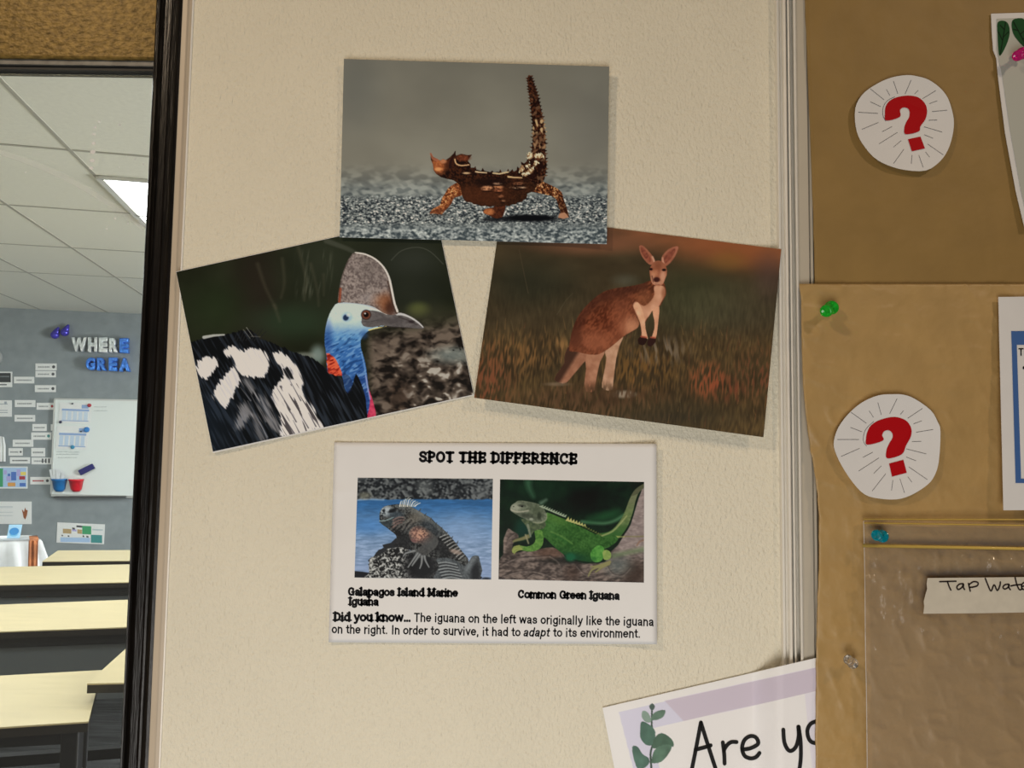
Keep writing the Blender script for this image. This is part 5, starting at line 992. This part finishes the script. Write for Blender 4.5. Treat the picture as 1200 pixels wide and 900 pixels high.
    m2 = k.poly([(590, 392), (628, 376), (624, 440), (618, 500), (608, 552), (584, 556), (600, 500), (600, 450)], 1.3, 2); k.paint(m2, mix((182, 124, 92), (212, 154, 118), f2), True)
    k.paint(k.poly([(512, 552), (530, 542), (556, 548), (560, 562), (544, 588), (518, 586), (510, 570)], 1.2, 2), (40, 24, 20), True); k.paint(k.poly([(566, 560), (584, 548), (608, 552), (604, 576), (582, 596), (562, 588)], 1.2, 2), (46, 27, 23), True); k.paint(k.line([(528, 542), (556, 546)], 5, 5, 2) * .8, (150, 70, 50)); k.paint(k.line([(582, 546), (604, 548)], 5, 5, 2) * .8, (156, 74, 52))
    # head
    for P, Pi in (([(516, 40), (534, 36), (560, 58), (590, 94), (604, 122), (590, 140), (572, 142), (545, 116), (524, 82)], [(524, 48), (540, 50), (566, 84), (582, 112), (576, 128), (552, 110), (532, 80)]), ([(638, 124), (646, 92), (680, 56), (722, 40), (735, 50), (716, 96), (690, 132), (664, 152), (648, 148)], [(652, 112), (672, 78), (712, 52), (716, 68), (694, 106), (664, 136)])):
        k.paint(k.poly(P, 1.2, 2), mix((132, 76, 54), (168, 104, 78), f2), True); k.paint(k.poly(Pi, 3, 2) * .85, mix((96, 48, 36), (142, 76, 56), fur))
    k.paint(k.line([(590, 100), (600, 125)], 5, 5, 3) * .7, (210, 160, 130)); k.paint(k.line([(646, 105), (650, 135)], 4, 5, 3) * .7, (206, 152, 122))
    m = k.poly([(582, 150), (600, 127), (625, 120), (650, 132), (668, 160), (670, 195), (660, 222), (648, 250), (628, 262), (606, 258), (588, 246), (578, 214), (574, 176)], 1.2, 3); k.paint(m, mix((128, 72, 48), (168, 104, 76), f2), True); k.paint(m * k.blob(622, 140, 26, 22, .7) * .5, (110, 62, 42)); k.paint(m * k.blob(648, 210, 16, 34, .7) * .7, (206, 152, 120)); k.paint(m * k.blob(592, 216, 12, 26, .7) * .5, (200, 146, 114)); k.paint(m * k.blob(616, 244, 24, 12, .7) * .7, (196, 142, 112)); k.paint(m * k.blob(600, 190, 18, 16, .8) * .4, (206, 140, 100))
    k.paint(k.blob(613, 226, 18, 14, .4), (58, 28, 24)); k.paint(k.line([(588, 206), (594, 240)], 3, 2, 2) * .6, (64, 34, 28)); k.paint(k.blob(582, 168, 9, 7, .5), (28, 16, 14)); k.paint(k.blob(654, 172, 11, 7, .5), (28, 16, 14)); k.paint(k.line([(606, 250), (628, 252)], 1.6, 1.6, 1.5) * .6, (70, 40, 34))
    k.paint(k.blob(300, 866, 330, 56, .7) * sstep(.25, .6, gr) * .85, mix((52, 38, 26), (96, 68, 46), g2))
kq = [(587, 251), (915.6, 292), (894.7, 512.4), (555.6, 466.2)]
def kz(px, py): px = np.asarray(px, float); py = np.asarray(py, float); return -.0014 - .0098 * np.clip((py - 285) / 200, 0, 1) ** 1.5 - .0052 * np.clip((px - 870) / 40, 0, 1) ** 2 * np.clip(1.4 - (py - 285) / 160, 0, 1)
r = empty('photo_print', PY(730, 512, 0), 'tilted photo print of a reddish kangaroo standing in dry grass', 'photo print', 'animal photo prints on the cream wall')
print_sheet(r, kq, kangaroo, kz, (640, 280, 4.7353), animal='printed_kangaroo')

# ---- SPOT THE DIFFERENCE sheet -------------------------------------------
def marine(k):
    k.set(410, 555, 6.857); x, y = k.x, k.y
    rip = fbm(x / 60, y / 13, 3); k.C[:] = mix((46, 90, 134), (88, 122, 158), sstep(230, 420, y)) / 255
    k.paint(sstep(360, 620, y) * .9, mix((100, 124, 152), (146, 158, 178), rip)); k.mul(np.ones(len(x)), .84 + .32 * rip); k.paint(sstep(620, 780, y) * .5, (130, 144, 172)); k.paint(k.blob(900, 470, 200, 130, .9) * .4, (140, 158, 184)); k.paint(k.blob(150, 420, 160, 60, .8) * .5, (58, 112, 170))
    rk = sstep(214, 200, y + 12 * (vn(x / 40, x / 200, 7) - .5)); n = .5 * fbm(x / 60, y / 40, 9) + .5 * vn(x / 17, y / 15, 11); k.paint(rk, mix((28, 30, 32), (98, 100, 98), sstep(.3, .72, n)))
    for P in ([(330, 130), (400, 85), (460, 70)], [(480, 90), (520, 110), (500, 160), (530, 185)], [(700, 90), (720, 150), (710, 190)], [(800, 100), (806, 150)], [(880, 110), (960, 90), (1020, 110)], [(70, 190), (100, 150)], [(860, 60), (700, 50), (400, 50)]): k.paint(k.line(P, 11, 7, 5, 3) * .8, (20, 21, 23))
    k.paint(k.blob(120, 175, 45, 26, .6) * .7, (110, 108, 92)); k.paint(k.blob(600, 100, 60, 50, .8) * .5, (108, 110, 106)); k.paint(k.blob(1060, 160, 60, 36, .7) * .5, (98, 100, 98)); k.paint(k.line([(60, 212), (150, 206), (270, 210)], 5, 5, 4) * .6, (176, 188, 198)); k.paint(k.poly([(30, 782), (100, 788), (175, 800), (200, 860), (30, 860)], 3), (24, 25, 28)); k.paint(k.blob(1095, 845, 36, 12, .6), (40, 46, 54))
    # rock
    rock = [(152, 700), (165, 676), (205, 650), (250, 610), (300, 582), (360, 572), (440, 592), (560, 640), (700, 670), (760, 690), (900, 720), (1000, 800), (1010, 860), (170, 860), (150, 800), (150, 742)]
    s_ = .5 * vn(x / 17, y / 16, 21) + .5 * vn(x / 9, y / 9, 23); m = k.poly(rock, 2, 2, (s_ - .5) * 24); k.paint(m, mix((22, 22, 22), (124, 122, 116), sstep(.34, .64, s_)), True); k.paint(m * sstep(.64, .78, s_) * sstep(520, 440, x), (176, 174, 166)); k.paint(m * k.blob(570, 740, 130, 130, .5), (17, 17, 18)); k.paint(m * sstep(480, 560, x) * .35, (36, 37, 38))
    # far forelimb
    k.paint(k.poly([(196, 660), (232, 612), (275, 598), (262, 572), (330, 556), (370, 518), (400, 540), (390, 590), (300, 604), (262, 640), (222, 664)], 2, 2), (36, 37, 38), True)
    fur = .5 * vn(x / 9, y / 9, 31) + .5 * fbm(x / 22, y / 22, 33)
    body = [(238, 332), (246, 300), (262, 276), (290, 260), (340, 250), (400, 246), (470, 256), (530, 286), (590, 322), (650, 356), (690, 396), (730, 428), (790, 486), (850, 556), (900, 622), (940, 670), (954, 700), (936, 745), (850, 720), (760, 690), (700, 680), (600, 660), (500, 620), (440, 596), (350, 582), (372, 560), (376, 520), (366, 490), (330, 462), (300, 436), (262, 410), (240, 376)]
    m = k.poly(body, 1.6, 3); k.paint(m, mix((22, 22, 22), (84, 84, 80), sstep(.3, .75, fur)), True); k.paint(m * k.blob(420, 540, 90, 70, .7) * .8, (28, 28, 28)); k.paint(m * k.blob(640, 410, 130, 50, .7, .7) * .6, (50, 56, 60)); k.paint(m * k.blob(560, 320, 90, 40, .7, .5) * .5, (112, 110, 102)); k.paint(m * k.blob(520, 360, 60, 40, .8) * .5, (118, 108, 92)); k.paint(m * k.blob(740, 600, 120, 60, .7, .6) * .7, (26, 26, 27))
    k.paint(m * k.blob(290, 300, 56, 44, .6), mix((78, 84, 86), (158, 164, 164), sstep(.3, .7, vn(x / 13, y / 12, 41)))); k.paint(k.blob(370, 330, 60, 30, .6) * m * .7, (62, 72, 78)); k.paint(k.blob(340, 300, 34, 13, .5, -.3) * m, (22, 24, 26)); k.paint(k.blob(272, 300, 10, 10, .5), (24, 26, 28)); k.paint(k.blob(258, 338, 9, 7, .5), (24, 26, 28)); k.paint(k.blob(400, 270, 40, 14, .6, .3) * m * .6, (110, 114, 112))
    k.paint(k.line([(240, 380), (290, 376), (350, 352)], 6, 4, 2, 2) * .8, (124, 142, 140)); k.paint(k.line([(240, 390), (290, 390), (340, 366)], 4, 3, 2, 2) * .8, (36, 44, 46)); k.paint(k.poly([(244, 390), (300, 390), (340, 372), (330, 420), (300, 432), (262, 410)], 2, 2) * .8, (48, 56, 58))
    for (a, b) in (((352, 372), (430, 352)), ((350, 400), (436, 372)), ((346, 432), (420, 392)), ((380, 440), (470, 384)), ((420, 450), (490, 360)), ((460, 440), (520, 380))): k.paint(k.line([a, ((a[0] + b[0]) / 2, (a[1] + b[1]) / 2 - 10), b], 6, 4, 4, 3) * .75, (150, 118, 108) if a[0] < 380 else (108, 102, 94)); k.paint(k.line([(a[0] + 6, a[1] + 14), (b[0] + 4, b[1] + 14)], 5, 4, 4) * .7, (30, 28, 28))
    k.paint(m * k.line([(440, 262), (530, 290), (640, 370), (760, 480)], 14, 8, 9, 4) * .45, (126, 128, 122))
    for i in range(9):
        a = 724 + 19 * i; b = 486 + 20 * i; k.paint(k.line([(a, b + 26 + i * 2), (a + 48, b + 4), (a + 84, b - 4 + i)], 4, 3, 2.5, 3) * .8 * (m > .3), (176, 174, 166)); k.paint(k.line([(a + 6, b + 38 + i * 2), (a + 52, b + 15)], 4, 3, 3) * .8 * (m > .3), (20, 20, 20))
    for i in range(8): t = i / 7; a = np.array([560, 300]) * (1 - t) + np.array([860, 560]) * t; k.paint(k.line([a, a + np.array([10, -18])], 5, 2, 2), (62, 62, 60), True)
    for i in range(9): a = 402 + 15 * i; k.paint(k.line([(a, 262), (a + 5 + 2 * i, 205 + 9 * abs(i - 3.5)), (a + 12 + 4 * i, 196 + 8 * abs(i - 3))], 5, 2.2, 1.6, 2), (216, 216, 200) if i % 2 == 0 else (168, 166, 150), True)
    k.paint(k.blob(850, 628, 46, 18, .6, .3) * .8, (150, 130, 116))
    # near forelimb with the pink shoulder patch
    m = k.poly([(474, 480), (500, 436), (550, 416), (610, 436), (670, 482), (710, 530), (700, 580), (660, 620), (600, 660), (560, 680), (520, 650), (556, 600), (580, 570), (520, 560), (486, 530)], 2, 3); k.paint(m, mix((44, 44, 43), (84, 82, 78), fur), True); k.paint(m * k.blob(556, 492, 84, 56, .6, .4), mix((88, 62, 56), (168, 126, 106), sstep(.3, .75, fur))); k.paint(m * k.blob(586, 480, 36, 26, .7) * .5 * sstep(.3, .6, fur), (190, 146, 116)); k.paint(m * k.blob(640, 560, 60, 44, .7) * .6, (72, 72, 70)); k.paint(m * k.blob(500, 540, 40, 16, .7) * .6, (120, 76, 72))
    for P in ([(545, 640), (510, 690), (468, 752)], [(562, 650), (520, 710), (500, 740)], [(580, 664), (576, 720), (562, 762)], [(600, 664), (608, 700), (636, 752)], [(520, 620), (450, 640), (430, 664)]): k.paint(k.line(P, 11, 5, 2, 3), (92, 92, 90), True); k.paint(k.line(P, 4, 2, 2, 3) * .6, (150, 150, 146))
    m = k.poly([(690, 690), (760, 676), (840, 690), (920, 740), (960, 700), (985, 664), (1026, 660), (1042, 690), (1042, 860), (700, 860), (690, 800), (720, 740)], 2, 2); k.paint(m, mix((40, 42, 43), (98, 102, 102), fur), True); k.paint(m * k.blob(1010, 800, 36, 90, .5) * .85, (24, 25, 27)); k.paint(m * k.line([(990, 690), (960, 740), (940, 770)], 22, 16, 12) * .6, (120, 124, 124)); k.paint(m * k.blob(920, 690, 30, 24, .7) * .7, (36, 38, 38))
    for i in range(6): a = 696 + 10 * i; b = 712 + 24 * i; k.paint(k.line([(a, b + 12), (a + 70, b), (a + 160, b + 18)], 5, 4, 3, 3) * m * .8, (152, 154, 150)); k.paint(k.line([(a, b + 25), (a + 70, b + 13), (a + 160, b + 30)], 5, 4, 3, 3) * m * .8, (24, 24, 26))
def green(k):
    k.set(580, 555, 6.667); x, y = k.x, k.y; n = fbm(x / 70, y / 70, 3)
    k.C[:] = mix((7, 14, 10), (18, 40, 22), n) / 255; k.paint(k.blob(330, 120, 220, 90, .9) * .5, (18, 44, 26)); k.paint(k.line([(260, 70), (270, 120), (300, 180)], 26, 10, 12, 3) * .7, (56, 92, 64)); k.paint(k.line([(520, 170), (640, 110), (760, 80)], 26, 16, 26) * .5, (26, 58, 32)); k.paint(k.line([(360, 230), (400, 205)], 14, 8, 8) * .8, (92, 112, 92)); k.paint(k.blob(700, 200, 170, 110, .8) * .8, (5, 7, 6)); k.paint(k.blob(900, 330, 120, 40, .8) * .6, (24, 66, 34)); k.paint(k.line([(680, 376), (760, 384), (860, 388), (940, 366), (1010, 322)], 13, 12, 6, 4) * .8, (66, 104, 70)); k.paint(k.line([(740, 360), (840, 340), (960, 290)], 20, 10, 20) * .6, (30, 74, 40)); k.paint(k.blob(220, 430, 60, 70, .8) * .7, (18, 56, 44)); k.paint(k.blob(1110, 90, 60, 40, .9) * .7, (14, 15, 12))
    br = [(24, 692), (64, 632), (66, 524), (84, 470), (104, 428), (136, 448), (176, 470), (186, 500), (150, 530), (134, 590), (160, 618), (220, 606), (330, 594), (420, 576), (480, 586), (530, 620), (560, 664), (690, 700), (760, 700), (860, 690), (906, 610), (960, 560), (1010, 480), (1060, 400), (1100, 270), (1140, 150), (1180, 120), (1180, 870), (20, 870)]
    s_ = .5 * fbm(x / 60 - y / 90, y / 26 + x / 120, 11) + .5 * vn(x / 20, y / 11, 13); m = k.poly(br, 2.5, 2); k.paint(m, mix((50, 42, 38), (122, 106, 95), sstep(.25, .78, .5 * s_ + .5 * fbm(x / 50 - y / 60, y / 20 + x / 90, 15)))); k.paint(m * sstep(880, 1000, x) * sstep(720, 560, y) * .75, mix((122, 106, 100), (168, 150, 142), s_)); k.paint(m * k.blob(430, 620, 110, 44, .7) * .7, (92, 66, 52)); k.paint(m * k.blob(600, 780, 60, 60, .7) * .6, (56, 40, 32)); k.paint(m * k.blob(1090, 780, 90, 90, .7) * .8, (52, 38, 30)); k.paint(m * k.blob(960, 716, 96, 70, .9) * .6, (98, 106, 100)); k.paint(m * k.blob(560, 680, 160, 26, .8) * .8, (16, 17, 14)); k.paint(m * sstep(160, 60, x) * sstep(640, 560, y) * .4, (160, 138, 124)); k.paint(m * k.blob(130, 600, 40, 30, .8) * .6, (40, 34, 28))
    for P in ([(40, 720), (160, 660), (300, 650), (430, 640)], [(60, 800), (200, 760), (360, 770), (480, 820)], [(240, 820), (300, 780), (370, 800)], [(430, 640), (500, 690), (520, 760)], [(640, 720), (700, 780), (780, 790)], [(880, 720), (920, 780), (1000, 790), (1060, 730)], [(90, 560), (110, 500), (150, 470)]): k.paint(k.line(P, 5, 3, 3, 3) * .55, (40, 33, 30)); k.paint(k.line([(a, b + 9) for a, b in P], 4, 3, 4, 3) * .35, (158, 142, 130))
    k.paint(k.line([(1010, 490), (1090, 492), (1166, 490)], 5, 5, 2.5) * .85, (112, 104, 70)); k.paint(k.line([(930, 640), (1040, 616), (1166, 590)], 17, 20, 9) * .7, (96, 110, 76)); k.paint(k.line([(1110, 560), (1130, 530), (1166, 520)], 6, 6, 3) * .6, (120, 84, 60))
    # tail
    tl = smooth([(820, 520), (920, 488), (1000, 400), (1046, 300), (1074, 210), (1108, 140), (1160, 96)], 6, False); nT = len(tl); T = np.zeros(len(x))
    for i in range(nT - 1): T = np.maximum(T, k.line(tl[i:i + 2], 54 - 42 * (i / nT) ** .8, 54 - 42 * ((i + 1) / nT) ** .8, 1.5))
    k.paint(T, mix((66, 84, 44), (112, 124, 78), s_), True); k.paint(T * sstep(360, 480, y) * .8, (36, 78, 30)); k.paint(T * sstep(330, 200, y) * .6, (104, 100, 78)); k.paint(T * sstep(.5, .6, vn(y / 22 + x / 60, x / 200, 17)) * sstep(360, 300, y) * .5, (60, 56, 42)); k.paint(k.line([(836, 486), (920, 450), (988, 380), (1030, 330)], 7, 5, 3, 3) * .7, (156, 156, 100)); k.paint(k.line([(940, 494), (1010, 494)], 7, 4, 3) * .7, (172, 168, 96))
    sc = .6 * vn(x / 12, y / 12, 21) + .4 * fbm(x / 40, y / 40, 23)
    body = [(398, 310), (440, 314), (500, 338), (570, 366), (650, 404), (720, 440), (790, 474), (850, 494), (930, 480), (960, 520), (900, 570), (840, 600), (780, 680), (720, 688), (640, 672), (560, 644), (490, 596), (420, 530), (386, 500), (366, 520), (330, 480), (310, 440), (380, 400)]
    m = k.poly(body, 1.8, 3); k.paint(m, mix((24, 58, 18), (64, 104, 46), sc), True); k.paint(m * sstep(540, 660, y - .15 * (x - 500)) * .7, (14, 50, 24)); k.paint(m * k.blob(480, 350, 90, 40, .8, .4) * .5, (84, 118, 50)); k.paint(m * k.blob(430, 420, 60, 50, .8) * .45, (72, 112, 54)); k.paint(m * k.line([(440, 456), (520, 490), (604, 548)], 5, 4, 4, 3) * .6, (104, 134, 66)); k.paint(m * k.line([(450, 476), (520, 510), (590, 560)], 7, 5, 8, 3) * .5, (24, 74, 28)); k.paint(m * k.blob(600, 660, 90, 36, .7) * .7, (14, 54, 34)); k.paint(k.blob(590, 654, 40, 32, .5), (22, 78, 48), True)
    # forelegs
    k.paint(k.line([(262, 490), (216, 508), (170, 520), (146, 530)], 16, 8, 3, 3), (108, 104, 68), True); k.paint(k.line([(240, 480), (262, 545)], 7, 5, 3), (128, 122, 92), True)
    m = k.poly([(308, 440), (366, 446), (380, 500), (372, 556), (340, 594), (280, 610), (230, 604), (186, 596), (150, 622), (134, 610), (144, 580), (190, 560), (246, 570), (296, 552), (318, 510)], 1.6, 2); k.paint(m, mix((48, 88, 32), (104, 140, 64), sc), True); k.paint(m * sstep(250, 170, x) * .6, (138, 134, 74))
    for P in ([(190, 564), (150, 572), (136, 600)], [(196, 580), (156, 588), (140, 614)], [(210, 590), (170, 604), (150, 626)]): k.paint(k.line(P, 6, 4, 2, 2) * .8, (140, 140, 76), True)
    # hind leg
    m = k.poly([(744, 640), (760, 598), (800, 562), (838, 566), (856, 600), (846, 660), (820, 688), (770, 688)], 1.6, 3); k.paint(m, mix((48, 104, 36), (92, 146, 64), sc), True); k.paint(k.poly([(844, 606), (876, 596), (906, 620), (904, 660), (870, 676), (846, 660)], 1.8, 3), mix((98, 124, 58), (146, 156, 84), sc), True); k.paint(m * k.blob(770, 670, 26, 20, .7) * .6, (30, 80, 34))
    for P in ([(896, 690), (830, 720), (760, 750), (730, 800)], [(890, 704), (830, 736), (786, 770)], [(880, 700), (800, 722), (750, 728)]): k.paint(k.line(P, 12, 5, 2.5, 3), (124, 118, 76), True)
    # head, dewlap, crest
    k.paint(k.poly([(200, 350), (290, 372), (396, 380), (380, 430), (310, 446), (272, 500), (258, 440), (236, 400)], 1.8, 2), mix((40, 52, 36), (96, 104, 72), sc), True); k.paint(k.line([(256, 400), (278, 490)], 9, 7, 3) * .7, (128, 132, 112))
    m = k.poly([(120, 272), (132, 246), (160, 226), (182, 212), (224, 212), (300, 226), (352, 244), (386, 280), (404, 330), (392, 372), (340, 388), (280, 374), (214, 346), (160, 316), (126, 292)], 1.6, 3); k.paint(m, mix((64, 70, 54), (122, 126, 104), sc), True); k.paint(m * k.blob(160, 262, 46, 30, .7) * .8, (146, 146, 126)); k.paint(m * k.line([(126, 284), (180, 300), (260, 290)], 6, 5, 3, 3) * .8, (166, 160, 138)); k.paint(m * k.blob(206, 250, 26, 10, .6, .1) * .8, (52, 54, 44)); k.paint(k.blob(212, 256, 8, 6, .5), (14, 14, 12)); k.paint(m * k.blob(146, 258, 5, 4, .6), (40, 40, 34)); k.paint(m * k.blob(330, 290, 50, 50, .7) * .5, (58, 66, 46)); k.paint(k.blob(346, 330, 16, 30, .5) * m * .7, (34, 40, 28)); k.paint(m * k.blob(250, 330, 60, 18, .7, .2) * .6, (40, 44, 34)); k.paint(k.line([(300, 380), (350, 386), (400, 360), (404, 310)], 5, 4, 3, 3) * .6, (150, 150, 120)); k.paint(k.blob(284, 356, 14, 10, .5) * .7, (150, 152, 132))
    for i in range(11): t = i / 10; a = np.array([356 + 180 * t, 254 + 76 * t]); k.paint(k.poly([a + (-14, 4), a + (26, -10), a + (16, 12)], 1.5), (136, 146, 120), True)
    for i in range(7): t = i / 6; a = np.array([560 + 130 * t, 362 + 42 * t]); k.paint(k.poly([a + (-10, 6), a + (16, -26 + 14 * t), a + (22, 12)], 1.5), (164, 158, 96), True)
    for i in range(8): t = i / 7; a = np.array([690 + 130 * t, 410 + 66 * t]); k.paint(k.poly([a + (-8, 6), a + (10, -8), a + (14, 8)], 1.5), (84, 92, 44), True)
sq = [(391.7, 518.3), (769.4, 520.0), (770.0, 755.0), (385.0, 752.7)]
def sz(px, py): px = np.asarray(px, float); py = np.asarray(py, float); return -.0016 - .0040 * np.clip((px - 690) / 80, 0, 1) ** 2 - .0010 * np.clip((px - 420) / -30, 0, 1) ** 2 - .0012 * np.exp(-((py - 577 + (px - 390) * .12) / 6) ** 2) * np.clip((425 - px) / 35, 0, 1)
r = empty('comparison_sheet', PY(578, 755, 0), 'white sheet headed SPOT THE DIFFERENCE with two iguana pictures and captions', 'sheet')
px, py, u, v = quad_grid(sq, 60, 44)
o_ = thick_grid('paper', px, py, sz(px, py), 60, 44, .0004, MATS['white_paper'], r); o_.data.polygons.foreach_set('use_smooth', np.ones(len(o_.data.polygons), dtype=bool))
print_sheet(r, [(419.2, 559.8), (577.6, 561.2), (575.6, 679.2), (415.4, 676.8)], marine, sz, (410, 555, 6.857), step=.45, animal='printed_marine_iguana', paper=None, picname='marine_iguana_picture')
print_sheet(r, [(586, 561.8), (754.8, 564.8), (754.6, 682.8), (584.2, 678.8)], green, sz, (580, 555, 6.667), step=.45, animal='printed_green_iguana', paper=None, picname='green_iguana_picture')
tz = lambda x, y: sz(x, y) - .0002
slab('title', r, 'SPOT THE DIFFERENCE', (490.7, 541.0), (676.6, 543.6), 16.4, tz, BLACK, .19)
slab('caption', r, 'Galapagos Island Marine', (407.8, 697.6), (536.8, 699.0), 12.4, tz, BLACK)
slab('caption', r, 'Iguana', (407.2, 709.0), (443.8, 709.4), 12.4, tz, BLACK)
slab('caption', r, 'Common Green Iguana', (606.8, 700.6), (726.2, 702.4), 12.4, tz, BLACK)
slab('question_heading', r, 'Did you know…', (389.0, 727.5), (481.2, 728.2), 13.6, tz, BLACK)
sans('sentence', r, 'The iguana on the left was originally like the iguana', (485.0, 728.2), (765.8, 733.4), 13.6, tz, BLACK)
sans('sentence', r, 'on the right. In order to survive, it had to', (388.8, 741.8), (609.8, 745.5), 13.6, tz, BLACK)
sans('italic_word', r, 'adapt', (613.4, 745.6), (644.8, 745.9), 13.6, tz, BLACK, .118, .22)
sans('sentence', r, 'to its environment.', (648.0, 745.9), (749.8, 747.2), 13.6, tz, BLACK)
